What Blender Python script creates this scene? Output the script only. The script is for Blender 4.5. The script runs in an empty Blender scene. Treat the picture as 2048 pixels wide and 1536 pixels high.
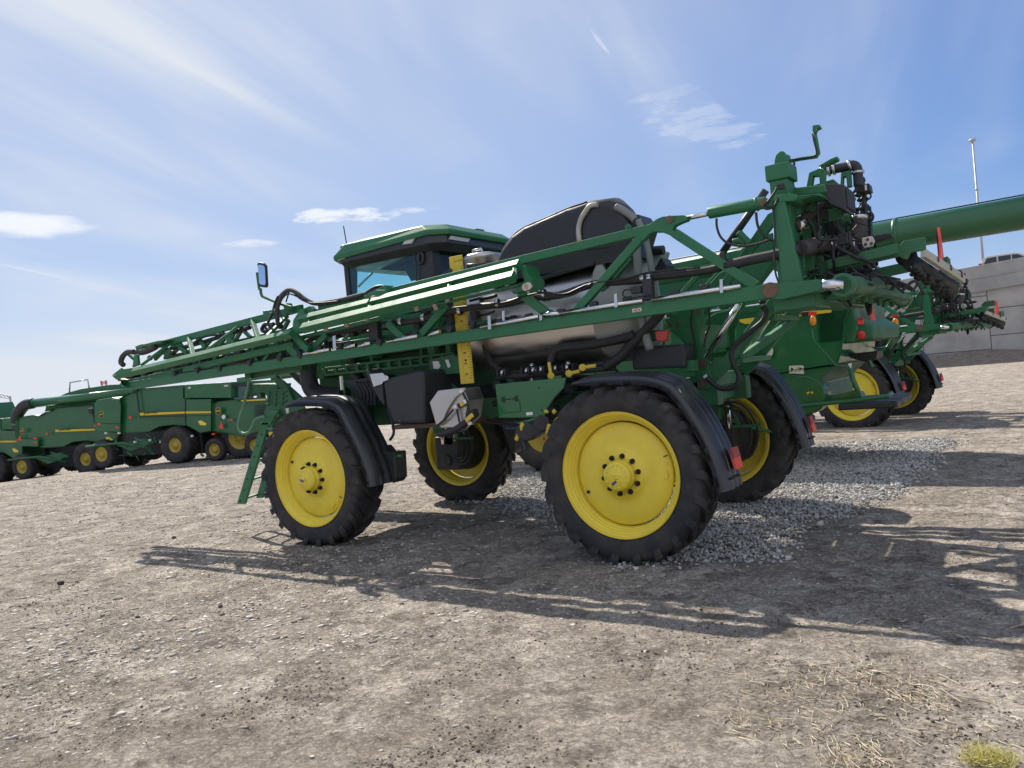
import bpy, math, random
import numpy as np
from mathutils import Vector, Matrix

S = bpy.context.scene
COL = S.collection
random.seed(7)
RNG = np.random.default_rng(7)
R = math.radians

# ---------------------------------------------------------------- camera
CP = np.array([3.834, -7.7814, 2.182])
YAW, PITCH, ROLL, FPX = 2.152, -0.0087, 0.0931, 1566.25   # focal length in pixels of a 2048 wide picture
def basis():
    cy, sy, cp, sp = math.cos(YAW), math.sin(YAW), math.cos(PITCH), math.sin(PITCH)
    f = np.array([cy*cp, sy*cp, sp]); r = np.array([sy, -cy, 0.]); u = np.cross(r, f)
    cr, sr = math.cos(ROLL), math.sin(ROLL)
    return f, cr*r - sr*u, sr*r + cr*u
CF, CR, CU = basis()
def ray(x, y): return CF + CR*(x-1024)/FPX - CU*(y-768)/FPX
def at(x, y, Y):                       # the point of the plane at depth Y seen at (x, y)
    d = ray(x, y); return CP + d*((Y-CP[1])/d[1])
def gnd(x, y, Z=0.0):
    d = ray(x, y); return CP + d*((Z-CP[2])/d[2])
def atX(x, y, X):
    d = ray(x, y); return CP + d*((X-CP[0])/d[0])
def atN(x, y, o, n):                   # plane through o with normal n
    o = np.array(o, float); n = np.array(n, float)
    d = ray(x, y); return CP + d*(((o-CP) @ n)/(d @ n))

cam = bpy.data.objects.new('camera', bpy.data.cameras.new('camera')); COL.objects.link(cam)
M = Matrix(((CR[0], CU[0], -CF[0], CP[0]), (CR[1], CU[1], -CF[1], CP[1]), (CR[2], CU[2], -CF[2], CP[2]), (0, 0, 0, 1)))
cam.matrix_world = M
cam.data.sensor_width = 36; cam.data.sensor_fit = 'HORIZONTAL'
cam.data.lens = FPX/2048*36
cam.data.clip_start = 0.05; cam.data.clip_end = 8000
S.camera = cam

# ---------------------------------------------------------------- light
SUN = np.array([-0.90, 0.50, 1.0]); SUN /= np.linalg.norm(SUN)
SUN_EL = math.asin(SUN[2]); SUN_AZ = math.atan2(SUN[0], SUN[1])   # clockwise from +Y
S.view_settings.view_transform = 'Standard'; S.view_settings.look = 'None'
S.view_settings.gamma = 1; S.view_settings.use_curve_mapping = False
S.view_settings.exposure = 0.72
sl = bpy.data.lights.new('sun', 'SUN'); sl.energy = 4.4; sl.angle = R(0.53); sl.color = (1, .93, .82)
sun = bpy.data.objects.new('sun', sl); COL.objects.link(sun)
sun.rotation_euler = Vector(SUN).to_track_quat('Z', 'Y').to_euler()
sun.location = (-20, 12, 30)

def unit3(v): return tuple(np.array(v)/np.linalg.norm(v))
W = bpy.data.worlds.new('World'); S.world = W; W.use_nodes = True
def world():
    nt = W.node_tree; N = nt.nodes; L = nt.links; N.clear()
    def n(t, **k):
        o = N.new(t)
        for a, b in k.items(): setattr(o, a, b)
        return o
    def math_(op, a, b=None, clamp=False):
        o = n('ShaderNodeMath', operation=op, use_clamp=clamp)
        for i, v in enumerate((a, b)):
            if v is None: continue
            if isinstance(v, (int, float)): o.inputs[i].default_value = v
            else: L.new(v, o.inputs[i])
        return o.outputs[0]
    def ss(v, a, b):
        o = n('ShaderNodeMapRange', interpolation_type='SMOOTHSTEP'); L.new(v, o.inputs[0])
        o.inputs[1].default_value = a; o.inputs[2].default_value = b
        return o.outputs[0]
    def dot(v, d):
        o = n('ShaderNodeVectorMath', operation='DOT_PRODUCT'); L.new(v, o.inputs[0]); o.inputs[1].default_value = tuple(d)
        return o.outputs['Value']
    sky = n('ShaderNodeTexSky', sky_type='NISHITA', sun_disc=False)
    sky.sun_elevation = SUN_EL; sky.sun_rotation = SUN_AZ
    sky.air_density = 1.0; sky.dust_density = 1.2; sky.ozone_density = 2.2; sky.altitude = 1400
    tc = n('ShaderNodeTexCoord'); V = tc.outputs['Generated']
    sep = n('ShaderNodeSeparateXYZ'); L.new(V, sep.inputs[0])
    z = math_('MAXIMUM', sep.outputs[2], 0.0)
    den = math_('ADD', z, 0.18)
    px = math_('DIVIDE', sep.outputs[0], den); py = math_('DIVIDE', sep.outputs[1], den)
    cmb = n('ShaderNodeCombineXYZ'); L.new(px, cmb.inputs[0]); L.new(py, cmb.inputs[1])
    # streaky cirrus: noise stretched along one direction
    q1, q2 = ray(40, 160), ray(620, 430)
    q1 = q1/np.linalg.norm(q1); q2 = q2/np.linalg.norm(q2); q1 = q1[:2]/(q1[2]+.18); q2 = q2[:2]/(q2[2]+.18)
    mp = n('ShaderNodeMapping', vector_type='TEXTURE'); mp.inputs['Rotation'].default_value = (0, 0, math.atan2(q2[1]-q1[1], q2[0]-q1[0])); mp.inputs['Scale'].default_value = (2.6, .5, 1)
    L.new(cmb.outputs[0], mp.inputs[0])
    n1 = n('ShaderNodeTexNoise'); n1.inputs['Scale'].default_value = 1.25; n1.inputs['Detail'].default_value = 5; n1.inputs['Roughness'].default_value = .5; n1.inputs['Distortion'].default_value = .5
    L.new(mp.outputs[0], n1.inputs[0])
    n2 = n('ShaderNodeTexNoise'); n2.inputs['Scale'].default_value = .75; n2.inputs['Detail'].default_value = 4
    L.new(cmb.outputs[0], n2.inputs[0])
    c1 = ss(n1.outputs[0], .34, .70); c2 = ss(n2.outputs[0], .30, .72)
    # thin veil toward the sun's side of the sky
    side = ss(dot(V, SUN), .42, .98)
    veil = math_('MULTIPLY', c1, c2)
    veil = math_('MULTIPLY', veil, math_('ADD', math_('MULTIPLY', side, .50), .34))
    veil = math_('ADD', veil, math_('MULTIPLY', side, .44))
    # low haze bank
    low = ss(z, .16, .0)
    lowl = math_('MULTIPLY', low, math_('ADD', math_('MULTIPLY', ss(dot(V, (-.93, .3, 0)), .35, .95), .55), .35))
    veil = math_('ADD', veil, lowl, True)
    # small separate clouds
    nd = n('ShaderNodeTexNoise'); nd.inputs['Scale'].default_value = 26; nd.inputs['Detail'].default_value = 5; nd.inputs['Roughness'].default_value = .6
    mpd = n('ShaderNodeMapping'); mpd.inputs['Scale'].default_value = (1, 1, 4); L.new(V, mpd.inputs[0]); L.new(mpd.outputs[0], nd.inputs[0])
    cl = None
    for (cx, cy, w, h, ang, den_, ruf) in ((40, 448, 108, 22, 3, .92, .7), (690, 430, 105, 13, -1.5, .85, 2.0), (800, 424, 60, 8, -8, .5, 2.2), (495, 487, 55, 8, 0, .6, 1.4),
                                       (1395, 247, 105, 36, 14, .22, 2.6), (1330, 190, 60, 12, -8, .12, 2.4), (1200, 84, 30, 4, 52, .30, .6), (70, 543, 60, 3, 12, .22, .8)):
        c = ray(cx, cy); c = c/np.linalg.norm(c)
        e1 = ray(cx+math.cos(R(ang)), cy+math.sin(R(ang))) - ray(cx, cy); e1 = e1 - c*(e1 @ c); e1 /= np.linalg.norm(e1)
        e2 = np.cross(c, e1)
        a = math_('DIVIDE', dot(V, e1), w/FPX); b = math_('DIVIDE', dot(V, e2), h/FPX)
        d2 = math_('ADD', math_('MULTIPLY', a, a), math_('MULTIPLY', b, b))
        d2 = math_('ADD', d2, math_('MULTIPLY', math_('SUBTRACT', nd.outputs[0], .5), ruf*2.2))
        m = math_('MULTIPLY', ss(d2, 1.25, .1), den_)
        m = math_('MULTIPLY', m, ss(dot(V, c), .5, .6))
        cl = m if cl is None else math_('MAXIMUM', cl, m)
    def vm(op, a, b):
        o = n('ShaderNodeVectorMath', operation=op)
        for i, v in enumerate((a, b)):
            if isinstance(v, tuple): o.inputs[i].default_value = v
            else: L.new(v, o.inputs[i])
        return o.outputs[0]
    # the thin high veil of the day: less glare round the sun, deeper blue away from it
    t = vm('MULTIPLY', sky.outputs[0], (.95, 1.28, 2.2))
    skyc = vm('DIVIDE', t, vm('ADD', vm('DIVIDE', t, (11., 12.3, 14.6)), (1., 1., 1.)))
    mix = n('ShaderNodeMix', data_type='RGBA'); L.new(veil, mix.inputs[0]); L.new(skyc, mix.inputs[6]); mix.inputs[7].default_value = (7.1, 7.6, 8.4, 1)
    mix2 = n('ShaderNodeMix', data_type='RGBA'); L.new(cl, mix2.inputs[0]); L.new(mix.outputs[2], mix2.inputs[6]); mix2.inputs[7].default_value = (8.9, 9.2, 9.7, 1)
    # unseen bright cloud added behind the viewer to fill the shadows
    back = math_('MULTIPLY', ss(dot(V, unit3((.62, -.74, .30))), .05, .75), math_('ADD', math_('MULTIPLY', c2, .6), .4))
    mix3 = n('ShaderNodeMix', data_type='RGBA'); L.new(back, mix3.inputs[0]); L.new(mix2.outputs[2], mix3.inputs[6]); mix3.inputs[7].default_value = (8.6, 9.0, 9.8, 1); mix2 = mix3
    bg = n('ShaderNodeBackground'); bg.inputs[1].default_value = 0.064
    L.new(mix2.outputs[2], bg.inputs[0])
    out = n('ShaderNodeOutputWorld'); L.new(bg.outputs[0], out.inputs[0])
world()

# ---------------------------------------------------------------- materials
MAT = {}
def mat(name, col, rough=.5, metal=0., var=.12, vscale=6., dust=0., dustcol=(.26, .22, .18), dscale=2.5, bump=0., bscale=40., coat=0., col2=None, spec=.5):
    m = bpy.data.materials.new(name); m.use_nodes = True; MAT[name] = m
    nt = m.node_tree; N = nt.nodes; L = nt.links
    b = N['Principled BSDF']
    b.inputs['Roughness'].default_value = rough; b.inputs['Metallic'].default_value = metal
    b.inputs['Coat Weight'].default_value = coat; b.inputs['Coat Roughness'].default_value = .08
    b.inputs['Specular IOR Level'].default_value = spec
    tc = N.new('ShaderNodeTexCoord')
    nz = N.new('ShaderNodeTexNoise'); nz.inputs['Scale'].default_value = vscale; nz.inputs['Detail'].default_value = 5; nz.inputs['Roughness'].default_value = .6
    L.new(tc.outputs['Object'], nz.inputs[0])
    rp = N.new('ShaderNodeValToRGB'); L.new(nz.outputs[0], rp.inputs[0])
    c2 = col2 if col2 else tuple(min(1, c*(1+var)) for c in col)
    rp.color_ramp.elements[0].position = .3; rp.color_ramp.elements[1].position = .7
    rp.color_ramp.elements[0].color = tuple(c*(1-var) for c in col)+(1,); rp.color_ramp.elements[1].color = tuple(c2)+(1,)
    out = rp.outputs[0]
    if dust:
        n2 = N.new('ShaderNodeTexNoise'); n2.inputs['Scale'].default_value = dscale; n2.inputs['Detail'].default_value = 8; n2.inputs['Roughness'].default_value = .7
        L.new(tc.outputs['Object'], n2.inputs[0])
        mr = N.new('ShaderNodeMapRange'); L.new(n2.outputs[0], mr.inputs[0]); mr.inputs[1].default_value = .42; mr.inputs[2].default_value = .75; mr.inputs[4].default_value = dust
        mx = N.new('ShaderNodeMix'); mx.data_type = 'RGBA'; L.new(mr.outputs[0], mx.inputs[0]); L.new(out, mx.inputs[6]); mx.inputs[7].default_value = dustcol+(1,)
        out = mx.outputs[2]
        ra = N.new('ShaderNodeMapRange'); L.new(mr.outputs[0], ra.inputs[0]); ra.inputs[1].default_value = 0; ra.inputs[2].default_value = max(dust, .01); ra.inputs[3].default_value = rough; ra.inputs[4].default_value = min(1, rough+.35)
        L.new(ra.outputs[0], b.inputs['Roughness'])
    L.new(out, b.inputs['Base Color'])
    if bump:
        n3 = N.new('ShaderNodeTexNoise'); n3.inputs['Scale'].default_value = bscale; n3.inputs['Detail'].default_value = 4
        L.new(tc.outputs['Object'], n3.inputs[0])
        bm = N.new('ShaderNodeBump'); bm.inputs['Strength'].default_value = bump; bm.inputs['Distance'].default_value = .02
        L.new(n3.outputs[0], bm.inputs['Height']); L.new(bm.outputs[0], b.inputs['Normal'])
    return m
mat('green', (.016, .148, .055), .42, var=.10, vscale=3, dust=.22, dscale=1.6, dustcol=(.10, .17, .10), coat=.1)
mat('green_dull', (.022, .135, .055), .5, var=.15, vscale=4, dust=.40, dscale=3, dustcol=(.13, .13, .09))
mat('green_panel', (.012, .132, .042), .28, var=.08, vscale=1.5, dust=.12, dscale=1.2, dustcol=(.08, .16, .08), coat=.4)
mat('green_far', (.010, .108, .036), .30, var=.12, vscale=1.2, dust=.10, dscale=1.0, dustcol=(.06, .13, .07), coat=.3)
mat('green_pale', (.10, .24, .15), .5, var=.1, vscale=3, dust=.2)
mat('yellow', (.84, .65, .05), .40, var=.06, vscale=3, dust=.22, dscale=4, dustcol=(.50, .40, .14), coat=.15)
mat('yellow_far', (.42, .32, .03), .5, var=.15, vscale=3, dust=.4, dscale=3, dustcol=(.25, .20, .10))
mat('yellow_plain', (.72, .50, .02), .45, var=.05)
mat('gauge_yellow', (.64, .46, .03), .42, var=.06, vscale=8, dust=.2, dustcol=(.5, .42, .18))
mat('rubber', (.020, .021, .024), .75, var=.25, vscale=9, dust=.75, dscale=2.6, dustcol=(.105, .086, .072), bump=.25, bscale=60)
mat('black', (.022, .024, .028), .42, var=.2, vscale=5, dust=.22, dscale=2.5, dustcol=(.09, .085, .08))
mat('black_gloss', (.018, .020, .025), .28, var=.15, vscale=4, dust=.14, dscale=2, dustcol=(.06, .06, .06), coat=.3)
mat('plastic_dark', (.030, .032, .038), .5, var=.15, vscale=4, dust=.25, dscale=2, dustcol=(.08, .08, .08), bump=.08, bscale=150)
mat('tank_cover', (.020, .021, .024), .40, var=.15, vscale=3, dust=.15, dscale=2, dustcol=(.06, .06, .06))
mat('hose', (.018, .018, .020), .5, var=.3, vscale=12, dust=.25, dscale=8, dustcol=(.10, .09, .08))
mat('hose_wrap', (.055, .050, .052), .7, var=.3, vscale=25, dust=.3, dscale=12, dustcol=(.14, .12, .10), bump=.5, bscale=60)
mat('hose_clear', (.42, .40, .34), .35, var=.12, vscale=8)
mat('chrome', (.70, .70, .70), .10, metal=1, var=.03)
mat('steel', (.55, .55, .55), .25, metal=1, var=.08, vscale=10)
mat('stainless', (.52, .51, .50), .30, metal=1, var=.06, vscale=3, dust=.22, dscale=1.5, dustcol=(.40, .38, .35))
mat('tank_plastic', (.34, .36, .35), .5, var=.08, vscale=2, dust=.2, dscale=2, dustcol=(.24, .23, .21))
mat('bolt', (.14, .10, .09), .55, metal=.6, var=.3, vscale=30)
mat('rust', (.16, .09, .06), .7, var=.3, vscale=20)
mat('hose_grey', (.20, .21, .21), .45, var=.12, vscale=10, dust=.3, dscale=6, dustcol=(.26, .25, .23))
mat('white', (.78, .77, .74), .45, var=.05)
mat('cream', (.66, .62, .52), .5, var=.06)
mat('red', (.85, .045, .02), .35, var=.06)
mat('red_dark', (.30, .02, .03), .35, var=.1)
mat('amber', (.90, .28, .01), .3, var=.06)
mat('lamp_red', (.55, .03, .02), .2, var=.2, vscale=40)
mat('lens', (.55, .55, .52), .15, var=.1, vscale=40)
mat('blue_tag', (.04, .06, .25), .4, var=.1)
mat('ink', (.01, .012, .012), .5, var=.05)
mat('tan_wood', (.42, .30, .22), .6, var=.15, vscale=20)
mat('shade', (.05, .055, .055), .8, var=.25, vscale=30)
mat('brown_dust', (.12, .085, .065), .85, var=.25, vscale=6)
def glass(name, col, alpha=.35, rough=.02):
    m = bpy.data.materials.new(name); m.use_nodes = True; MAT[name] = m
    N = m.node_tree.nodes; L = m.node_tree.links; N.clear()
    t = N.new('ShaderNodeBsdfTransparent'); t.inputs[0].default_value = col+(1,)
    g = N.new('ShaderNodeBsdfGlossy'); g.inputs['Roughness'].default_value = rough
    lw = N.new('ShaderNodeLayerWeight'); lw.inputs[0].default_value = .5; pw = N.new('ShaderNodeMath'); pw.operation = 'POWER'; L.new(lw.outputs['Facing'], pw.inputs[0]); pw.inputs[1].default_value = 4.
    f = N.new('ShaderNodeMath'); f.operation = 'MULTIPLY_ADD'; L.new(pw.outputs[0], f.inputs[0]); f.inputs[1].default_value = .7; f.inputs[2].default_value = .04
    mx = N.new('ShaderNodeMixShader'); o = N.new('ShaderNodeOutputMaterial')
    L.new(f.outputs[0], mx.inputs[0]); L.new(t.outputs[0], mx.inputs[1]); L.new(g.outputs[0], mx.inputs[2]); L.new(mx.outputs[0], o.inputs[0])
glass('glass_tint', (.74, .93, .95)); glass('glass_dark', (.14, .17, .20))
m = mat('mirror', (.80, .82, .84), .04, metal=1, var=.02)

# ---------------------------------------------------------------- mesh building
def V3(p): return np.array(p, float)
def unit(v):
    v = np.array(v, float); return v/np.linalg.norm(v)
class MB:
    def __init__(s): s.v = []; s.f = []; s.sm = []; s.fi = []; s.vi = []; s.k = 0
    def add(s, vs, fs, smooth=False):
        o = len(s.v); s.v.extend([tuple(map(float, p)) for p in vs])
        for f in fs: s.f.append([i+o for i in f]); s.sm.append(smooth); s.fi.append(s.k)
        s.vi += [s.k]*(len(s.v)-o); s.k += 1
        return s
    def obox(s, c, ax, ay, az):           # centre and three half-axes
        c, ax, ay, az = map(V3, (c, ax, ay, az))
        vs = [c+i*ax+j*ay+k*az for i in (-1, 1) for j in (-1, 1) for k in (-1, 1)]
        return s.add(vs, [(0, 1, 3, 2), (4, 6, 7, 5), (0, 4, 5, 1), (2, 3, 7, 6), (0, 2, 6, 4), (1, 5, 7, 3)])
    def box(s, a, b):                     # two opposite corners
        a, b = V3(a), V3(b); c = (a+b)/2; h = abs(b-a)/2
        return s.obox(c, (h[0], 0, 0), (0, h[1], 0), (0, 0, h[2]))
    def bar(s, p, q, w, h, roll=0., ext=0.):     # beam from p to q; w across, h up
        p, q = V3(p), V3(q); d = unit(q-p)
        up = V3((0, 0, 1)) if abs(d[2]) < .95 else V3((1, 0, 0))
        sd = unit(np.cross(d, up)); up = np.cross(sd, d)
        c, n = math.cos(R(roll)), math.sin(R(roll)); sd, up = sd*c+up*n, up*c-sd*n
        return s.obox((p+q)/2, d*(np.linalg.norm(q-p)/2+ext), sd*w/2, up*h/2)
    def tube(s, pts, r, n=8, smooth=True, caps=True, sub=0):
        P = [V3(p) for p in pts]
        if sub and len(P) > 2:
            Q = []
            for i in range(len(P)-1):
                a, b, c, d = P[max(i-1, 0)], P[i], P[i+1], P[min(i+2, len(P)-1)]
                for k in range(sub):
                    t = k/sub
                    Q.append(.5*((2*b)+(-a+c)*t+(2*a-5*b+4*c-d)*t*t+(-a+3*b-3*c+d)*t**3))
            P = Q+[P[-1]]
        rr = r if hasattr(r, '__len__') else [r]*len(P)
        if len(rr) != len(P): rr = list(np.interp(np.linspace(0, 1, len(P)), np.linspace(0, 1, len(rr)), rr))
        vs = []; prev = None
        for i, p in enumerate(P):
            t = unit(P[min(i+1, len(P)-1)]-P[max(i-1, 0)]+1e-12)
            if prev is None:
                a = np.cross(t, (0, 0, 1)) if abs(t[2]) < .9 else np.cross(t, (1, 0, 0))
            else: a = prev - t*(prev @ t)
            a = unit(a); prev = a; b = np.cross(t, a)
            for k in range(n):
                th = 2*math.pi*k/n; vs.append(p+rr[i]*(a*math.cos(th)+b*math.sin(th)))
        fs = [(i*n+k, i*n+(k+1) % n, (i+1)*n+(k+1) % n, (i+1)*n+k) for i in range(len(P)-1) for k in range(n)]
        s.add(vs, fs, smooth)
        if caps:
            o = len(s.v)-len(vs)
            s.f.append([o+k for k in range(n)][::-1]); s.sm.append(False); s.fi.append(s.k-1)
            s.f.append([o+(len(P)-1)*n+k for k in range(n)]); s.sm.append(False); s.fi.append(s.k-1)
        return s
    def cyl(s, p, q, r, n=16, r2=None): return s.tube([p, q], [r, r if r2 is None else r2], n)
    def lathe(s, prof, c, axis, n=48, smooth=True, closed=False, crease=False):     # prof: (radius, along axis)
        if crease:                        # doubled rings keep the steps crisp
            q = [prof[0]]
            for i in range(1, len(prof)-1):
                a, b, d = (np.array(prof[j], float) for j in (i-1, i, i+1))
                q += [tuple(b+(a-b)*min(.3, .002/np.linalg.norm(a-b))), tuple(b+(d-b)*min(.3, .002/np.linalg.norm(d-b)))]
            prof = q+[prof[-1]]
        c = V3(c); axis = unit(axis)
        a = unit(np.cross(axis, (0, 0, 1)) if abs(axis[2]) < .9 else np.cross(axis, (1, 0, 0))); b = np.cross(axis, a)
        vs = [c+axis*t+r*(a*math.cos(2*math.pi*k/n)+b*math.sin(2*math.pi*k/n)) for (r, t) in prof for k in range(n)]
        m = len(prof); rng = range(m if closed else m-1)
        fs = [(i*n+k, ((i+1) % m)*n+k, ((i+1) % m)*n+(k+1) % n, i*n+(k+1) % n) for i in rng for k in range(n)]
        return s.add(vs, fs, smooth)
    def prism(s, pts, t):                 # planar outline pushed along t
        P = [V3(p) for p in pts]; t = V3(t); n = len(P)
        nrm = sum((np.cross(P[i]-P[0], P[(i+1) % n]-P[0]) for i in range(1, n-1)), V3((0, 0, 0)))
        if nrm @ t > 0: P = P[::-1]
        vs = P+[p+t for p in P]
        fs = [list(range(n)), list(range(2*n-1, n-1, -1))]+[(i, i+n, (i+1) % n+n, (i+1) % n) for i in range(n)]
        return s.add(vs, fs)
    def sphere(s, c, r, n=14, m=8, sq=(1, 1, 1)):
        c = V3(c); vs = []; fs = []
        for i in range(m+1):
            for k in range(n):
                a, b = math.pi*i/m, 2*math.pi*k/n
                vs.append(c+r*np.array([math.sin(a)*math.cos(b)*sq[0], math.sin(a)*math.sin(b)*sq[1], math.cos(a)*sq[2]]))
        fs = [(i*n+k, (i+1)*n+k, (i+1)*n+(k+1) % n, i*n+(k+1) % n) for i in range(m) for k in range(n)]
        return s.add(vs, fs, True)
    def grid(s, rows, smooth=True, closed=False):      # rows of points lofted to a sheet
        m = len(rows[0]); vs = [p for r_ in rows for p in r_]
        fs = [(i*m+k, i*m+(k+1) % m, (i+1)*m+(k+1) % m, (i+1)*m+k) for i in range(len(rows)-1) for k in range(m if closed else m-1)]
        return s.add(vs, fs, smooth)
    def pieces(s):                        # groups of shapes that lie close together
        v = np.array(s.v, float); vi = np.array(s.vi)
        lo = np.array([v[vi == i].min(0) for i in range(s.k)]); hi = np.array([v[vi == i].max(0) for i in range(s.k)])
        size = (hi-lo).max(1); gap = np.maximum(0, np.maximum(lo[:, None]-hi[None], lo[None]-hi[:, None]))
        near = np.sqrt((gap**2).sum(2)) <= np.maximum(.019, .48*np.maximum(size[:, None], size[None]))
        g = list(range(s.k))
        for i in range(s.k):
            for j in range(i):
                if near[i, j] and g[i] != g[j]:
                    a, b = g[i], g[j]; g = [b if q == a else q for q in g]
        return g
    def build(s, name, material, parent=None, origin=None, bevel=0., seg=2):
        g = s.pieces() if parent is not None and 1 < s.k < 150 else [0]*s.k
        ids = sorted(set(g), key=lambda q: -g.count(q))
        made = [s.mesh([i for i in range(s.k) if g[i] == q], name, material, parent, origin, bevel, seg) for q in ids]
        made.sort(key=lambda o: -len(o.data.vertices))
        if len(made) > 1: SIB[made[0].name] = made[1:]
        return made[0]
    def mesh(s, keep, name, material, parent, origin, bevel, seg):
        me = bpy.data.meshes.new(name); ks = set(keep)
        idx = [i for i, q in enumerate(s.vi) if q in ks]; mp = {q: i for i, q in enumerate(idx)}
        v = np.array(s.v, float)[idx]
        if origin is not None: v = v-V3(origin)
        fk = [i for i, q in enumerate(s.fi) if q in ks]
        me.from_pydata([tuple(p) for p in v], [], [[mp[q] for q in s.f[i]] for i in fk]); me.update()
        me.polygons.foreach_set('use_smooth', [s.sm[i] for i in fk])
        me.materials.append(MAT[material] if isinstance(material, str) else material)
        o = bpy.data.objects.new(name, me); COL.objects.link(o)
        if parent is not None: o.parent = parent
        if bevel:
            md = o.modifiers.new('bevel', 'BEVEL'); md.width = bevel; md.segments = seg; md.limit_method = 'ANGLE'; md.angle_limit = R(35)
        return o
SIB = {}
def tag(o, label=None, cat=None, group=None, kind=None):
    if label: o['label'] = label
    if cat: o['category'] = cat
    if group: o['group'] = group
    if kind: o['kind'] = kind
    return o
def empty(name, loc, rz=0.):
    o = bpy.data.objects.new(name, None); COL.objects.link(o); o.location = loc; o.rotation_euler = (0, 0, rz); o.empty_display_size = .3
    return o
def kids(o): return [c for c in ALLOBJ() if c.parent == o]
def ALLOBJ(): return list(COL.objects)
def copy_tree(o, parent=None, cmap=None):
    if cmap is None:
        cmap = {}
        for c in ALLOBJ():
            if c.parent: cmap.setdefault(c.parent.name, []).append(c)
    c = o.copy(); COL.objects.link(c)
    if parent is not None: c.parent = parent
    for ch in cmap.get(o.name, []): copy_tree(ch, c, cmap)
    return c
def text_mesh(txt, size, name, material, parent, M4, extrude=.002, shear=0., origin=None, bold=0.):
    cu = bpy.data.curves.new(name, 'FONT'); cu.body = txt; cu.size = size; cu.extrude = extrude; cu.shear = shear; cu.offset = bold
    cu.align_x = 'LEFT'; cu.align_y = 'BOTTOM'
    t = bpy.data.objects.new(name, cu); COL.objects.link(t)
    dg = bpy.context.evaluated_depsgraph_get(); me = bpy.data.meshes.new_from_object(t.evaluated_get(dg))
    bpy.data.objects.remove(t); bpy.data.curves.remove(cu)
    me.transform(M4)
    if origin is not None: me.transform(Matrix.Translation(-Vector(origin)))
    me.materials.clear(); me.materials.append(MAT[material])
    o = bpy.data.objects.new(name, me); COL.objects.link(o); o.parent = parent
    return o
# ---------------------------------------------------------------- ground
def vnoise(x, y, s, seed):
    x = np.asarray(x)/s; y = np.asarray(y)/s
    xi = np.floor(x).astype(np.int64); yi = np.floor(y).astype(np.int64); fx = x-xi; fy = y-yi
    def h(a, b):
        n = (a*374761393+b*668265263+seed*982451653) & 0xffffffff
        n = ((n ^ (n >> 13))*1274126177) & 0xffffffff
        return ((n ^ (n >> 16)) & 0xffff)/65535.
    u = fx*fx*(3-2*fx); v = fy*fy*(3-2*fy)
    return (h(xi, yi)*(1-u)+h(xi+1, yi)*u)*(1-v)+(h(xi, yi+1)*(1-u)+h(xi+1, yi+1)*u)*v-.5
def gheight(x, y):
    x = np.asarray(x, float); y = np.asarray(y, float)
    z = .05*vnoise(x, y, 3.1, 1)+.030*vnoise(x, y, 1.1, 2)+.018*vnoise(x, y, .42, 3)+.020*vnoise(x, y, .17, 4)+.016*vnoise(x, y, .085, 9)
    k = np.clip((np.hypot(x-CP[0], y-CP[1])-4)/30, 0, 1)
    z = z*(1-.6*k)
    # the yard falls away a little on the far left
    dd = (x-CP[0])*(-.88)+(y-CP[1])*.48
    t = np.clip((dd-35)/9, 0, 1)*np.clip((-x-12)/14, 0, 1); z = z-.6*t*t*(3-2*t)
    return z
def axis_coords(lo, hi, fine, step, outs):
    a = list(np.arange(lo, hi+1e-6, step)); s = step; p = hi; right = []
    while p < outs: s *= 1.13; p += s; right.append(p)
    s = step; p = lo; left = []
    while p > -outs: s *= 1.13; p -= s; left.append(p)
    return np.array(left[::-1]+a+right)
gx = axis_coords(-3.6, 6.2, 0, .028, 3500); gy = axis_coords(-5.4, 1.0, 0, .028, 3500)
GX, GY = np.meshgrid(gx, gy, indexing='ij'); GZ = gheight(GX, GY)
nx, ny = GX.shape
vv = np.stack([GX, GY, GZ], -1).reshape(-1, 3)
ii = np.arange(nx*ny).reshape(nx, ny)
ff = np.stack([ii[:-1, :-1], ii[1:, :-1], ii[1:, 1:], ii[:-1, 1:]], -1).reshape(-1, 4)
def np_mesh(name, v, f, smooth=True, tone=None):
    me = bpy.data.meshes.new(name); k = f.shape[1]
    me.vertices.add(len(v)); me.vertices.foreach_set('co', np.asarray(v, np.float32).ravel())
    me.loops.add(f.size); me.loops.foreach_set('vertex_index', f.astype(np.int32).ravel())
    me.polygons.add(len(f)); me.polygons.foreach_set('loop_start', np.arange(0, f.size, k, dtype=np.int32)); me.polygons.foreach_set('loop_total', np.full(len(f), k, np.int32))
    me.polygons.foreach_set('use_smooth', np.full(len(f), smooth)); me.update(calc_edges=True)
    if tone is not None:
        at_ = me.attributes.new('tone', 'FLOAT', 'POINT'); at_.data.foreach_set('value', np.asarray(tone, np.float32))
    return me
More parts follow.
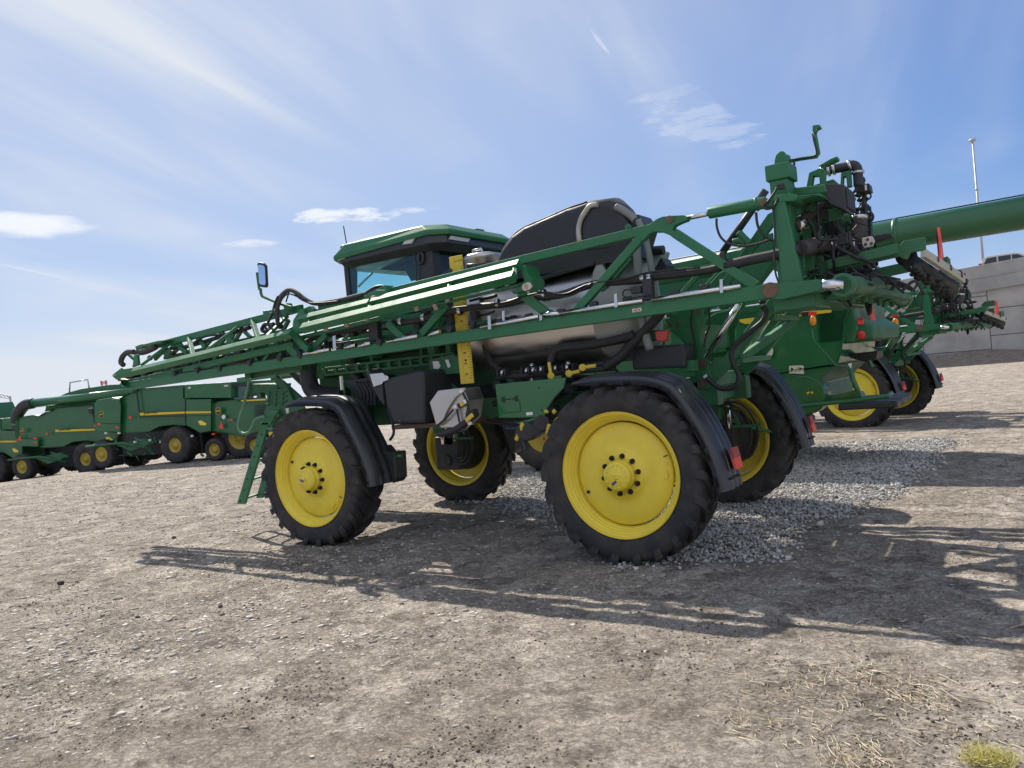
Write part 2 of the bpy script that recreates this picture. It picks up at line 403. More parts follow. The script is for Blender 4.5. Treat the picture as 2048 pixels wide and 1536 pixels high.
def mat_ground():
    m = bpy.data.materials.new('dirt'); m.use_nodes = True; MAT['dirt'] = m
    nt = m.node_tree; N = nt.nodes; L = nt.links; b = N['Principled BSDF']; b.inputs['Roughness'].default_value = .95; b.inputs['Specular IOR Level'].default_value = .15
    tc = N.new('ShaderNodeTexCoord'); P = tc.outputs['Object']
    def noise(s, d=6, r_=.6, dist=0):
        n = N.new('ShaderNodeTexNoise'); n.inputs['Scale'].default_value = s; n.inputs['Detail'].default_value = d; n.inputs['Roughness'].default_value = r_; n.inputs['Distortion'].default_value = dist; L.new(P, n.inputs[0]); return n.outputs[0]
    def ramp(v, p0, c0, p1, c1):
        r_ = N.new('ShaderNodeValToRGB'); L.new(v, r_.inputs[0]); e = r_.color_ramp.elements
        e[0].position = p0; e[1].position = p1; e[0].color = c0+(1,); e[1].color = c1+(1,); return r_.outputs[0]
    def mix(f, a, c, op='MIX'):
        x = N.new('ShaderNodeMix'); x.data_type = 'RGBA'; x.blend_type = op
        if isinstance(f, float): x.inputs[0].default_value = f
        else: L.new(f, x.inputs[0])
        for i, v in ((6, a), (7, c)):
            if isinstance(v, tuple): x.inputs[i].default_value = v+(1,)
            else: L.new(v, x.inputs[i])
        return x.outputs[2]
    base = ramp(noise(.35, 5), .35, (.365, .318, .268), .68, (.485, .428, .365))
    base = mix(ramp(noise(1.6, 8, .65), .48, (0, 0, 0), .62, (1, 1, 1)), base, (.62, .555, .48))        # pale dry crust
    base = mix(ramp(noise(2.6, 8, .7, .4), .51, (0, 0, 0), .62, (.85, .85, .85)), base, (.215, .184, .156))    # damp dark patches
    base = mix(ramp(noise(.9, 6, .6), .60, (0, 0, 0), .72, (.55, .55, .55)), base, (.46, .385, .30))       # sandy
    fine = ramp(noise(38, 6, .75), .30, (.50, .49, .48), .70, (1.32, 1.32, 1.32)); base = mix(1.0, base, fine, 'MULTIPLY')
    crumb = ramp(noise(95, 3, .6), .60, (1, 1, 1), .70, (.42, .40, .38)); base = mix(.6, base, crumb, 'MULTIPLY')
    L.new(base, b.inputs['Base Color'])
    bm = N.new('ShaderNodeBump'); bm.inputs['Strength'].default_value = 1.0; bm.inputs['Distance'].default_value = .05; L.new(noise(14, 9, .78), bm.inputs['Height'])
    vo = N.new('ShaderNodeTexVoronoi'); vo.inputs['Scale'].default_value = 34; L.new(P, vo.inputs[0])
    b2 = N.new('ShaderNodeBump'); b2.inputs['Strength'].default_value = .55; b2.inputs['Distance'].default_value = .012; L.new(vo.outputs['Distance'], b2.inputs['Height']); b2.invert = True
    L.new(bm.outputs[0], b2.inputs['Normal'])
    # flaky crust: plates a few millimetres high with ragged edges
    b3 = N.new('ShaderNodeBump'); b3.inputs['Strength'].default_value = .9; b3.inputs['Distance'].default_value = .022; L.new(ramp(noise(8, 10, .75, .3), .46, (0, 0, 0), .54, (1, 1, 1)), b3.inputs['Height'])
    L.new(b2.outputs[0], b3.inputs['Normal']); L.new(b3.outputs[0], b.inputs['Normal'])
mat_ground()
def mat_tone(name, stops, rough=.9, bscale=30., bump=.2):
    m = bpy.data.materials.new(name); m.use_nodes = True; MAT[name] = m
    N = m.node_tree.nodes; L = m.node_tree.links; b = N['Principled BSDF']; b.inputs['Roughness'].default_value = rough; b.inputs['Specular IOR Level'].default_value = .2
    a = N.new('ShaderNodeAttribute'); a.attribute_name = 'tone'; r_ = N.new('ShaderNodeValToRGB'); L.new(a.outputs['Fac'], r_.inputs[0])
    e = r_.color_ramp.elements; e[0].color = stops[0]+(1,); e[1].color = stops[-1]+(1,)
    for k, c in enumerate(stops[1:-1]): x = e.new((k+1)/(len(stops)-1)); x.color = c+(1,)
    L.new(r_.outputs[0], b.inputs['Base Color'])
    tc = N.new('ShaderNodeTexCoord'); nz = N.new('ShaderNodeTexNoise'); nz.inputs['Scale'].default_value = bscale; nz.inputs['Detail'].default_value = 4; L.new(tc.outputs['Object'], nz.inputs[0])
    bm = N.new('ShaderNodeBump'); bm.inputs['Strength'].default_value = bump; bm.inputs['Distance'].default_value = .02; L.new(nz.outputs[0], bm.inputs['Height']); L.new(bm.outputs[0], b.inputs['Normal'])
mat_tone('pebble', [(.17, .15, .13), (.32, .29, .26), (.43, .395, .355), (.56, .52, .475), (.38, .34, .30)])
mat_tone('gravel', [(.25, .245, .24), (.36, .355, .345), (.45, .44, .425), (.54, .525, .50)])
mat_tone('straw', [(.20, .15, .10), (.42, .34, .23), (.60, .52, .37), (.68, .62, .50)], bump=0)
mat_tone('grass', [(.50, .42, .22), (.44, .41, .10), (.50, .46, .14), (.62, .55, .30)], rough=.6, bump=0)
me = np_mesh('ground', vv, ff); me.materials.append(MAT['dirt'])
g = bpy.data.objects.new('ground', me); COL.objects.link(g); tag(g, 'pale dry dirt yard with pebbles and faint wheel marks', 'ground', kind='structure')

# low-poly stone shapes, many per mesh
def ico():
    t = (1+5**.5)/2
    v = np.array([(-1, t, 0), (1, t, 0), (-1, -t, 0), (1, -t, 0), (0, -1, t), (0, 1, t), (0, -1, -t), (0, 1, -t), (t, 0, -1), (t, 0, 1), (-t, 0, -1), (-t, 0, 1)], float)
    f = np.array([(0, 11, 5), (0, 5, 1), (0, 1, 7), (0, 7, 10), (0, 10, 11), (1, 5, 9), (5, 11, 4), (11, 10, 2), (10, 7, 6), (7, 1, 8), (3, 9, 4), (3, 4, 2), (3, 2, 6), (3, 6, 8), (3, 8, 9), (4, 9, 5), (2, 4, 11), (6, 2, 10), (8, 6, 7), (9, 8, 1)])
    return v/np.linalg.norm(v[0]), f
IV, IF = ico()
def stones(name, x, y, size, flat, sink, material, smooth, rng, z=None, jit=.28):
    n = len(x); sh = IV[None]*(1+rng.uniform(-jit, jit, (n, 12, 1)))
    sc = np.stack([rng.uniform(.7, 1.35, n), rng.uniform(.6, 1.0, n), rng.uniform(*flat, n)], -1)
    sh = sh*sc[:, None]*np.asarray(size)[:, None, None]
    a = rng.uniform(0, 2*math.pi, n); c, s_ = np.cos(a)[:, None], np.sin(a)[:, None]
    tl = rng.uniform(-.35, .35, n)[:, None]
    X = sh[..., 0]*c-sh[..., 1]*s_; Y = sh[..., 0]*s_+sh[..., 1]*c; Z = sh[..., 2]+X*tl*.4
    zz = gheight(x, y) if z is None else z
    v = np.stack([X+x[:, None], Y+y[:, None], Z+(zz+np.asarray(size)*sc[:, 2]*sink)[:, None]], -1).reshape(-1, 3)
    f = (IF[None]+12*np.arange(n)[:, None, None]).reshape(-1, 3)
    me = np_mesh(name, v, f, smooth, np.repeat(rng.uniform(0, 1, n), 12)); me.materials.append(MAT[material])
    o = bpy.data.objects.new(name, me); COL.objects.link(o); return o
def around_camera(n, r0, r1, a0, a1, rng, pw=1.0):
    # fewer stones the farther away, as only the near ones can be told apart
    r_ = r0*(r1/r0)**rng.uniform(0, 1, n)**pw; a = rng.uniform(a0, a1, n)+YAW
    return CP[0]+r_*np.cos(a), CP[1]+r_*np.sin(a), r_
rng = np.random.default_rng(5)
x, y, r_ = around_camera(110000, 3.2, 34, -.72, .72, rng)
# stonier toward the left of the yard
lf = (y-CP[1])*math.cos(YAW)-(x-CP[0])*math.sin(YAW)      # negative to the left
lat = (x-CP[0])*CR[0]+(y-CP[1])*CR[1]
dens = .05+.9*np.clip(.25+vnoise(x, y, 2.2, 31)*1.5+vnoise(x, y, .6, 33)*.8+np.clip((-lat-.8)*.26, -.22, .5)+np.clip((r_-6)*.05, -.1, .25), 0, 1)
k = rng.uniform(0, 1, len(x)) < dens; x, y, r_, lat = x[k], y[k], r_[k], lat[k]
size = np.exp(rng.normal(-5.0, .6, len(x)))*(1+r_*.060)*np.where(lat < -.5, 1.1, .75)*np.clip(r_/8, .6, 1)
o = stones('pebbles', x, y, np.clip(size, .002, .040), (.14, .36), .12, 'pebble', True, rng); tag(o, 'small pale pebbles scattered over the dirt', 'pebbles', kind='stuff')
# dark crumbs of soil on the nearer ground
x, y, r_ = around_camera(60000, 3.2, 13, -.72, .72, rng)
k = rng.uniform(0, 1, len(x)) < np.clip(.22+vnoise(x, y, .8, 51)*1.4+vnoise(x, y, .25, 52)*.9, 0, 1); x, y, r_ = x[k], y[k], r_[k]
mat_tone('crumb', [(.07, .055, .045), (.12, .095, .075), (.20, .165, .13), (.30, .255, .205)], .95)
o = stones('soil_crumbs', x, y, np.clip(np.exp(rng.normal(-5.45, .5, len(x)))*(1+r_*.04), .0015, .016), (.5, .9), .25, 'crumb', True, rng); tag(o, 'dark loose crumbs of soil on the dirt', 'soil crumbs', kind='stuff')
# the strip of crushed gravel
edge = [gnd(*p)[:2] for p in ((1290, 1140), (1430, 1118), (1545, 1128), (1585, 1065), (1660, 1035), (1745, 1000), (1822, 962), (1835, 925), (1905, 893), (1880, 878), (1700, 886), (1590, 893), (1380, 950), (1260, 960), (1080, 940), (1030, 955), (1010, 1000), (900, 1005), (1000, 1012), (1180, 1060))]
def inside(x, y, poly):
    c = np.zeros(len(x), bool); j = len(poly)-1
    for i in range(len(poly)):
        (xi, yi), (xj, yj) = poly[i], poly[j]
        c ^= ((yi > y) != (yj > y)) & (x < (xj-xi)*(y-yi)/(yj-yi+1e-12)+xi); j = i
    return c
ex_ = np.array(edge); n = 160000
x = rng.uniform(ex_[:, 0].min()-.4, ex_[:, 0].max()+.4, n); y = rng.uniform(ex_[:, 1].min()-.4, ex_[:, 1].max()+.4, n)
k = inside(x+vnoise(x, y, .5, 8)*.5+rng.normal(0, .16, n), y+vnoise(x, y, .5, 9)*.5+rng.normal(0, .16, n), edge); x, y = x[k][:36000], y[k][:36000]
dd = np.hypot(x-CP[0], y-CP[1])
o = stones('gravel', x, y, np.exp(rng.normal(-4.15, .30, len(x)))*(1+np.clip(dd-9, 0, 10)*.03), (.6, .95), .35, 'gravel', False, rng, z=gheight(x, y)+rng.uniform(0, .022, len(x))); tag(o, 'strip of crushed pale grey gravel beside the rear wheels', 'gravel', kind='stuff')
# dry straw lying about
def blades(name, x, y, ln, up, wid, material, rng, curl=.5, seg=3):
    n = len(x); a = rng.uniform(0, 2*math.pi, n); t = np.linspace(0, 1, seg+1)
    bend = rng.uniform(-curl, curl, n)
    el = rng.uniform(*up, n)
    V = []
    px_, py_, pz_ = x.copy(), y.copy(), gheight(x, y)+.004; pts = [(px_, py_, pz_)]
    for k in range(seg):
        ang = a+bend*k; e_ = el*(1-.55*k/seg)
        px_ = px_+ln/seg*np.cos(ang)*np.cos(e_); py_ = py_+ln/seg*np.sin(ang)*np.cos(e_); pz_ = np.maximum(pz_+ln/seg*np.sin(e_), gheight(px_, py_)+.003); pts.append((px_, py_, pz_))
    v = np.zeros((n, (seg+1)*3, 3)); 
    for k, (qx, qy, qz) in enumerate(pts):
        w = wid*(1-.7*k/seg); ang = a+bend*k; sx, sy = -np.sin(ang)*w, np.cos(ang)*w
        v[:, 3*k] = np.stack([qx-sx, qy-sy, qz], -1); v[:, 3*k+1] = np.stack([qx+sx, qy+sy, qz], -1); v[:, 3*k+2] = np.stack([qx, qy, qz+w*1.3], -1)
    fq = []
    for k in range(seg):
        for i, j in ((0, 2), (2, 1), (1, 0)): fq.append((3*k+i, 3*k+j, 3*k+3+j, 3*k+3+i))
    f = (np.array(fq)[None]+(seg+1)*3*np.arange(n)[:, None, None]).reshape(-1, 4)
    me = np_mesh(name, v.reshape(-1, 3), f, False, np.repeat(rng.uniform(0, 1, n), (seg+1)*3)); me.materials.append(MAT[material])
    o = bpy.data.objects.new(name, me); COL.objects.link(o); return o
sx, sy, sl_ = [], [], []
for px_, py_, sp, n in ((1640, 1360, .30, 210), (1560, 1400, .20, 110), (1830, 1390, .13, 130), (1760, 1355, .16, 90), (1515, 1450, .12, 90), (1700, 1495, .16, 180), (1720, 1525, .10, 130), (1900, 1470, .15, 40), (1800, 1262, .25, 50), (1600, 1370, .7, 80), (1850, 1440, .7, 80), (1750, 1310, .7, 40), (1990, 1300, .5, 25),
                        (270, 1265, .40, 110), (190, 1330, .45, 110), (60, 1370, .35, 170), (100, 1420, .5, 120), (330, 1290, .5, 60), (300, 1440, .6, 50), (1860, 985, .4, 25), (1960, 990, .7, 30)):
    c = gnd(px_, py_); sx.append(rng.normal(c[0], sp, n)); sy.append(rng.normal(c[1], sp*.8, n)); sl_.append(np.exp(rng.normal(-2.75, .55, n)))
x, y, r_ = around_camera(800, 3.2, 9, -.7, .7, rng); sx.append(x); sy.append(y); sl_.append(np.exp(rng.normal(-3.1, .5, len(x))))
sx, sy, sl_ = map(np.concatenate, (sx, sy, sl_))
o = blades('straw', sx, sy, np.clip(sl_, .02, .32), (-.02, .35), .0032, 'straw', rng, .28, 4); tag(o, 'thin dry straw and stalks lying on the dirt', 'straw', kind='stuff')
c = gnd(1975, 1522); x = c[0]+.07*np.clip(rng.normal(0, 1, 420), -1.7, 1.7); y = c[1]+.055*np.clip(rng.normal(0, 1, 420), -1.7, 1.7)
o = blades('grass_tuft', x, y, rng.uniform(.03, .10, 420), (.4, 1.4), .0028, 'grass', rng, .5, 3); tag(o, 'small yellowish green grass tuft at the bottom right edge', 'grass tuft')
# single stones large enough to point at
def rock(px_, py_, s_, label, matn, seed, flat=(.6, .7)):
    c = gnd(px_, py_); rg_ = np.random.default_rng(seed)
    o = stones('stone', np.array([c[0]]), np.array([c[1]]), np.array([s_]), flat, .45, matn, False, rg_); o['label'] = label; o['category'] = 'stone'; o['group'] = 'larger loose stones'
    md = o.modifiers.new('s', 'SUBSURF'); md.levels = md.render_levels = 2
    return o
mat('rock_dark', (.055, .048, .045), .9, var=.3, vscale=30, bump=.5); mat('rock_brown', (.16, .12, .095), .9, var=.3, vscale=30, bump=.5); mat('rock_pale', (.42, .39, .35), .85, var=.2, vscale=30, bump=.3)
rock(122, 1168, .062, 'black lumpy stone alone on the pale dirt at far left', 'rock_dark', 1)
rock(348, 1076, .055, 'brown clod of earth left of the ladder foot, before the front wheel', 'rock_brown', 2)
rock(442, 1218, .04, 'dark rounded stone with a flat stone just below it', 'rock_dark', 3)
rock(444, 1233, .045, 'flat grey stone touching the dark rounded stone above it', 'rock_brown', 4, (.3, .4))
rock(498, 1238, .048, 'pale flat stone right of the pair of dark stones', 'rock_pale', 5, (.3, .4))
rock(512, 1184, .055, 'pale stone, the larger of two lying below the boom tip shadow', 'rock_pale', 6, (.3, .4))
rock(1722, 1030, .07, 'grey boulder-like stone at the gravel edge in the shadow', 'rock_brown', 7)
rock(2003, 1096, .06, 'round pale stone among the shadow stripes at the right edge', 'rock_pale', 8)
rock(276, 1237, .04, 'small dark flat stone left of the dry straw patch', 'rock_dark', 9, (.35, .45))
# ---------------------------------------------------------------- the sprayer
YC = 2.01
RO = (-2.4, YC, 0.)
spr = empty('crop_sprayer', RO)
def B(mb, name, material, parent, bevel=0., seg=2): return mb.build(name, material, parent, RO if parent is not None else None, bevel, seg)
def pb(mb, x1, y1, x2, y2, Y, w, h, roll=0., Y2=None, ext=0.): return mb.bar(at(x1, y1, Y), at(x2, y2, Y if Y2 is None else Y2), w, h, roll, ext)
def pl(mb, px, Y, t): return mb.prism([at(x, y, Y) for x, y in px], (0, t, 0))
def pt(mb, px, Y, r, n=8, sub=5):      # pixels with one depth, or (x, y, depth)
    return mb.tube([at(q[0], q[1], q[2] if len(q) > 2 else Y) for q in px], r, n, sub=sub)
def mirror(o):                          # the same part on the other side
    for q in SIB.get(o.name, []): copy_tree(q).scale = (1, -1, 1)
    c = copy_tree(o); c.scale = (1, -1, 1); return c

# wheels, built round their own centre; the outer face looks to -y
TR = 1.02
def wheel_template():
    hub = MB()
    hub.lathe([(0, -.30), (.148, -.30), (.160, -.285), (.160, -.25), (.155, -.24), (.172, -.235), (.172, -.17), (.17, -.165), (.255, -.163), (.262, -.155), (.262, -.12)], (0, 0, 0), (0, 1, 0), 40)
    for k in range(14):
        a = 2*math.pi*k/14; hub.cyl((.128*math.cos(a), -.308, .128*math.sin(a)), (.128*math.cos(a), -.298, .128*math.sin(a)), .011, 6)
    hub.lathe([(.02, -.304), (.035, -.304), (.035, -.30)], (0, 0, 0), (0, 1, 0), 14)
    h = hub.build('wheel', 'yellow', None, None)
    rim = MB()
    rim.lathe([(.702, -.240), (.712, -.230), (.704, -.216), (.680, -.224), (.668, -.205), (.652, -.178), (.640, -.172), (.634, -.142), (.622, -.138), (.616, -.104), (.604, -.100), (.600, -.062), (.594, -.058), (.592, -.05),
               (.592, .10), (.62, .13), (.63, .19), (.66, .20), (.668, .212), (.692, .205), (.697, .215)], (0, 0, 0), (0, 1, 0), 80, crease=True)
    rim.lathe([(.578, -.06), (.578, -.075), (.562, -.085), (.52, -.105), (.45, -.118), (.37, -.122), (.31, -.120), (.285, -.128), (.265, -.15), (.255, -.156), (.14, -.156), (.14, -.10), (.31, -.085), (.45, -.09), (.52, -.07), (.578, -.05)], (0, 0, 0), (0, 1, 0), 72)
    rim.box((.50, -.122, .10), (.535, -.112, .13)); rim.box((.49, -.122, -.06), (.525, -.112, .03))
    rim.build('rim', 'yellow', h)
    vh = MB(); vh.cyl((-.46, -.128, -.20), (-.46, -.108, -.20), .020, 12); vh.bar((.50, -.124, .185), (.545, -.115, .20), .004, .012); vh.build('valve_hole', 'ink', h)
    t = MB()
    pr = [(.700, -.195), (.712, -.218), (.725, -.232), (.75, -.244), (.80, -.256), (.86, -.260), (.91, -.25), (.950, -.225), (.968, -.19), (.974, 0)]
    prof = pr+[(r_, -y_) for r_, y_ in pr[-2::-1]]+[(.73, .12), (.73, -.12)]
    t.lathe(prof, (0, 0, 0), (0, 1, 0), 88, closed=True)
    nl = 22
    for sgn in (-1, 1):
        for k in range(nl):
            a0 = 2*math.pi*(k+(0 if sgn < 0 else .5))/nl
            rows = []
            for (u, rt, rb, hw) in ((.02, 1.015, .95, .030), (.10, 1.02, .95, .032), (.18, 1.018, .945, .036), (.226, 1.008, .935, .042), (.252, .985, .905, .047), (.262, .935, .875, .045)):
                a = a0+sgn*0 + (u*1.15)
                y = sgn*u
                pa = []
                for da, r_ in ((-hw*1.15, rb), (-hw, rt), (hw, rt), (hw*1.15, rb)):
                    yy = y+(sgn*.014 if r_ == rt and u > .24 else 0)
                    pa.append((r_*math.cos(a+da), yy, r_*math.sin(a+da)))
                rows.append(pa)
            t.grid(rows, smooth=False)
            t.add(rows[0], [(0, 1, 2, 3)]); t.add(rows[-1], [(3, 2, 1, 0)])
    t.build('tyre', 'rubber', h)
    gc = MB(); gc.lathe([(0, .24), (.22, .24), (.30, .20), (.33, .12), (.40, .06), (.43, -.03), (.43, -.07)], (0, 0, 0), (0, 1, 0), 36); gc.build('gearcase', 'plastic_dark', h)
    for k in range(10):
        a = 2*math.pi*(k+.25)/10
        nb = MB(); c = (.212*math.cos(a), 0, .212*math.sin(a))
        nb.cyl((c[0], -.163, c[2]), (c[0], -.178, c[2]), .030, 12); nb.cyl((c[0], -.178, c[2]), (c[0], -.205, c[2]), .023, 6); nb.cyl((c[0], -.205, c[2]), (c[0], -.222, c[2]), .013, 8)
        nb.build('wheel_nut', 'ink', h)
    tg = MB(); tg.obox((-.03, -.302, -.07), (.035*.8, 0, .035*.55), (0, .002, 0), (-.014*.55, 0, .014*.8)); tg.build('serial_tag', 'blue_tag', h)
    return h
whl = wheel_template()
HZ = .99
def put_wheel(o, x, y, far, spin, steer=0.):
    o.parent = spr; o.location = (x-RO[0], y-RO[1], HZ)
    o.rotation_euler = (0, spin, (math.pi if far else 0)+steer)
put_wheel(whl, 0, .25, False, .0)
for x, y, far, spin in ((-4.95, .25, False, .9), (0, 2*YC-.25, True, .5), (-4.95, 2*YC-.25, True, 1.7)):
    put_wheel(copy_tree(whl), x, y, far, spin, R(1.2) if x < -1 else 0)

# mudguards
def mudguard(path, w, y0, flap):
    pts = [at(x, y, y0) for x, y in path]
    # smooth the path
    P = []
    for i in range(len(pts)-1):
        a, b, c, d = pts[max(i-1, 0)], pts[i], pts[i+1], pts[min(i+2, len(pts)-1)]
        for k in range(6):
            t = k/6; P.append(.5*((2*b)+(-a+c)*t+(2*a-5*b+4*c-d)*t*t+(-a+3*b-3*c+d)*t**3))
    P.append(pts[-1])
    sec = [(0, -.055), (.0, 0), (.03, .03), (.12, .045), (.15, .062), (.20, .064), (.22, .046), (.27, .046), (.29, .064), (.34, .064), (.36, .046), (.41, .046), (.43, .062), (.48, .06), (.52, .035), (.545, 0), (.545, -.055)]
    sec = [(a*w/.545, b) for a, b in sec]
    top = []; bot = []
    for i, p in enumerate(P):
        t = unit(P[min(i+1, len(P)-1)]-P[max(i-1, 0)]); nrm = V3((-t[2], 0, t[0]))
        if nrm[2] < 0 and i == 0: nrm = -nrm
        if i == 0: ref = nrm
        elif nrm @ ref < 0: nrm = -nrm
        ref = nrm
        tp = min(1, .25+i/7.)             # front lip thins out
        top.append([p+V3((0, a, 0))+nrm*b*tp for a, b in sec]); bot.append([p+V3((0, a, 0))+nrm*(b*tp-.016) for a, b in sec][::-1])
    m = MB(); m.grid([a+b for a, b in zip(top, bot)], smooth=True, closed=True)
    m.add(top[0]+bot[0], [list(range(len(top[0])*2))]); m.add(top[-1]+bot[-1], [list(range(len(top[0])*2))[::-1]])
    return m, P
m, P = mudguard([(1143, 766), (1183, 760), (1242, 757), (1294, 759), (1330, 769), (1350, 785), (1382, 829), (1412, 882), (1434, 938), (1446, 985)], .545, -.02, None)
rg = B(m, 'mudguard', 'black_gloss', spr)
e = P[-1]; q = P[-8]
mm = MB(); mm.obox((q[0]+.13, .26, q[2]+.03), (.012, 0, .002), (0, .105, 0), (-.02, 0, .11)); rf = B(mm, 'reflector', 'red', rg, .003)
mm = MB(); mm.obox((q[0]+.122, .26, q[2]+.085), (.012, 0, .002), (0, .106, 0), (-.01, 0, .055)); B(mm, 'reflector_band', 'red_dark', rg, .003)
mm = MB()
for yy in (.12, .2, .28, .36): mm.cyl((e[0]+.03, yy, e[2]+.12), (e[0]+.07, yy, e[2]+.12), .012, 8)
B(mm, 'rivet', 'ink', rg)
mm = MB(); mm.tube([(q[0]-.1, .3, q[2]-.1), (.6, .55, 1.1), (.2, .8, 1.3)], .025, 8, sub=4); mm.tube([(.2, .3, 2.0), (.2, .5, 2.0), (.2, .8, 1.7)], .025, 8, sub=4); B(mm, 'mudguard_stay', 'green_dull', rg)
mirror(rg)
m, P = mudguard([(568, 811), (590, 804), (627, 803), (655, 806), (676, 818), (692, 848), (707, 876), (720, 904), (735, 945), (741, 974)], .56, -.02, None)
fg = B(m, 'mudguard', 'black_gloss', spr)
fl = MB(); a, b = P[-14], P[-1]
fl.prism([(a[0]+.03, .36, a[2]), (a[0]+.12, .36, a[2]-.1), (b[0]+.15, .36, b[2]+.42), (b[0]+.13, .36, b[2]+.05), (b[0]+.05, .36, b[2]-.02)], (0, .25, 0)); B(fl, 'mud_flap', 'black', fg, .02)
mm = MB(); mm.cyl((b[0]+.13, .4, b[2]+.36), (b[0]+.24, .4, b[2]+.36), .02); mm.tube([at(690, 790, .4), at(684, 760, .4)], .02); mm.tube([(-4.6, .3, 2.0), (-4.6, .5, 2.0), (-4.6, .9, 1.8)], .025, sub=3); B(mm, 'mudguard_stay', 'green_dull', fg)
mm = MB(); mm.obox(at(683, 766, .3), (.012, 0, 0), (0, .02, 0), (.003, 0, .10)); B(mm, 'lamp', 'white', fg)
mirror(fg)

# chassis
m = MB()
for y in (1.43, 2.59):
    m.box((-6.1, y-.09, 1.62), (.75, y+.09, 1.92))
for x in (-5.9, -4.6, -3.4, -2.0, -.6, .5): m.box((x-.09, 1.43, 1.65), (x+.09, 2.59, 1.88))
for x in (0, -4.95):
    m.box((x-.13, .86, 1.72), (x+.13, 3.16, 1.95)); m.box((x-.15, .70, 1.30), (x+.15, .92, 2.0)); m.box((x-.15, 3.10, 1.30), (x+.15, 3.32, 2.0))
ch = B(m, 'chassis', 'green_dull', spr, .012)
for x in (0, -4.95):
    for sgn in (-1, 1):
        y = YC+sgn*1.30
        mm = MB(); mm.obox((x+.02, YC+sgn*1.40, .93), (.27, 0, 0), (0, .17, 0), (0, 0, .30)); mm.obox((x+.04, YC+sgn*1.36, 1.20), (.15, 0, 0), (0, .13, 0), (0, 0, .14)); mm.cyl((x, YC+sgn*1.25, .95), (x, YC+sgn*1.72, .95), .20, 18); mm.cyl((x, YC+sgn*1.2, .8), (x, YC+sgn*1.3, .8), .12, 14)
        B(mm, 'wheel_motor', 'plastic_dark', ch, .03)
        mm = MB(); mm.cyl((x-.02, YC+sgn*1.22, 1.1), (x-.02, YC+sgn*1.22, 1.62), .055, 14); mm.cyl((x+.24, YC+sgn*1.22, 1.15), (x+.24, YC+sgn*1.22, 1.55), .032, 12); B(mm, 'suspension_rod', 'chrome', ch)
        mm = MB()
        for k in range(3):
            r0 = .27+.09*k
            mm.tube([(x-.1+.05*k, YC+sgn*(.9+.03*k), 1.60-.03*k), (x+.25+r0*.5, YC+sgn*1.05, 1.42+.05*k), (x+.2+r0, YC+sgn*(1.12+.02*k), 1.12), (x+.25+r0*.55, YC+sgn*1.16, .86-.05*k), (x+.15, YC+sgn*1.25, .88-.05*k)], .019, 7, sub=6)
        B(mm, 'wheel_motor_hose', 'hose', ch)
        mm = MB(); mm.bar((x+.3, YC+sgn*1.05, 1.62), (x+.42, YC+sgn*1.1, 1.22), .05, .05); mm.bar((x+.3, YC+sgn*1.1, 1.2), (x+.72, YC+sgn*1.1, 1.2), .04, .04); B(mm, 'hose_bracket', 'green_dull', ch, .005)
# gearcases hanging inside the far wheels and under the belly
mm = MB(); mm.box((-3.3, 1.5, 1.55), (-.9, 2.5, 2.1)); B(mm, 'pump_case', 'black', ch, .05)
mm = MB()
for k in range(26):
    x0 = random.uniform(-2.4, -.4); y0 = random.uniform(1.0, 1.4); z0 = random.uniform(1.6, 2.2)
    mm.tube([(x0, y0, z0), (x0+random.uniform(-.2, .3), y0-.08, z0-random.uniform(-.1, .25)), (x0+random.uniform(.1, .7), y0+.05, z0+random.uniform(-.2, .15))], random.uniform(.014, .028), 7, sub=5)
B(mm, 'belly_hose', 'hose', ch)
mm = MB()
for k in range(14):
    x0 = random.uniform(-2.2, -.7); z0 = random.uniform(1.7, 2.2); y0 = random.uniform(1.0, 1.3); d = random.uniform(.04, .09)
    mm.box((x0-d, y0-.05, z0-d), (x0+d, y0+.1, z0+d))
B(mm, 'belly_valve_block', 'plastic_dark', ch, .01)

# engine bay and its platform
m = MB()
m.box((-6.0, 1.35, 1.9), (-3.0, 2.65, 2.9)); eng = B(m, 'engine_hood', 'green_dull', spr, .05)
mm = MB()
for z in np.arange(2.15, 2.9, .09): mm.box((-5.5, 1.335, z), (-3.9, 1.352, z+.055))
B(mm, 'hood_louvre', 'green', eng)
mm = MB(); pl(mm, [(812, 655), (900, 640), (906, 690), (800, 704)], 1.2, .1); pl(mm, [(690, 700), (760, 690), (765, 715), (692, 726)], 1.2, .1); B(mm, 'hood_panel', 'green', eng, .02)
m = MB()
pb(m, 650, 750, 912, 723, .95, .05, .04); pb(m, 650, 737, 908, 706, .95, .05, .035)
for k in range(13):
    t = k/12; x = 652+t*256; pb(m, x, 751-t*28, x-2, 736-t*30, .95, .045, .06)
m.prism([at(x, y, .98) for x, y in [(618, 742), (645, 738), (647, 757), (620, 759)]], (0, .3, 0))
m.box((-6.3, 1.0, 2.52), (-3.0, 1.9, 2.56))
B(m, 'platform', 'green_dull', spr, .006)
m = MB()
for x, y0, y1 in ((640, 745, 660), (682, 735, 662), (745, 730, 670), (845, 718, 660)):
    pb(m, x, y0, x-9, y1, 1.0, .03, .03)
B(m, 'platform_rail', 'green', spr)
m = MB(); pt(m, [(620, 700), (617, 740), (622, 775), (645, 790), (690, 792)], .95, .14, 14); pt(m, [(560, 720), (600, 760), (645, 800)], 1.0, .06, 10)
pt(m, [(700, 700), (705, 735), (720, 760)], 1.1, .09, 10); pl(m, [(690, 762), (760, 752), (770, 800), (720, 800)], 1.0, .5)
for k in range(5): pt(m, [(712+k*7, 765), (722+k*7, 785), (722+k*7, 812)], .9, .03, 8)
B(m, 'air_duct', 'black', spr)
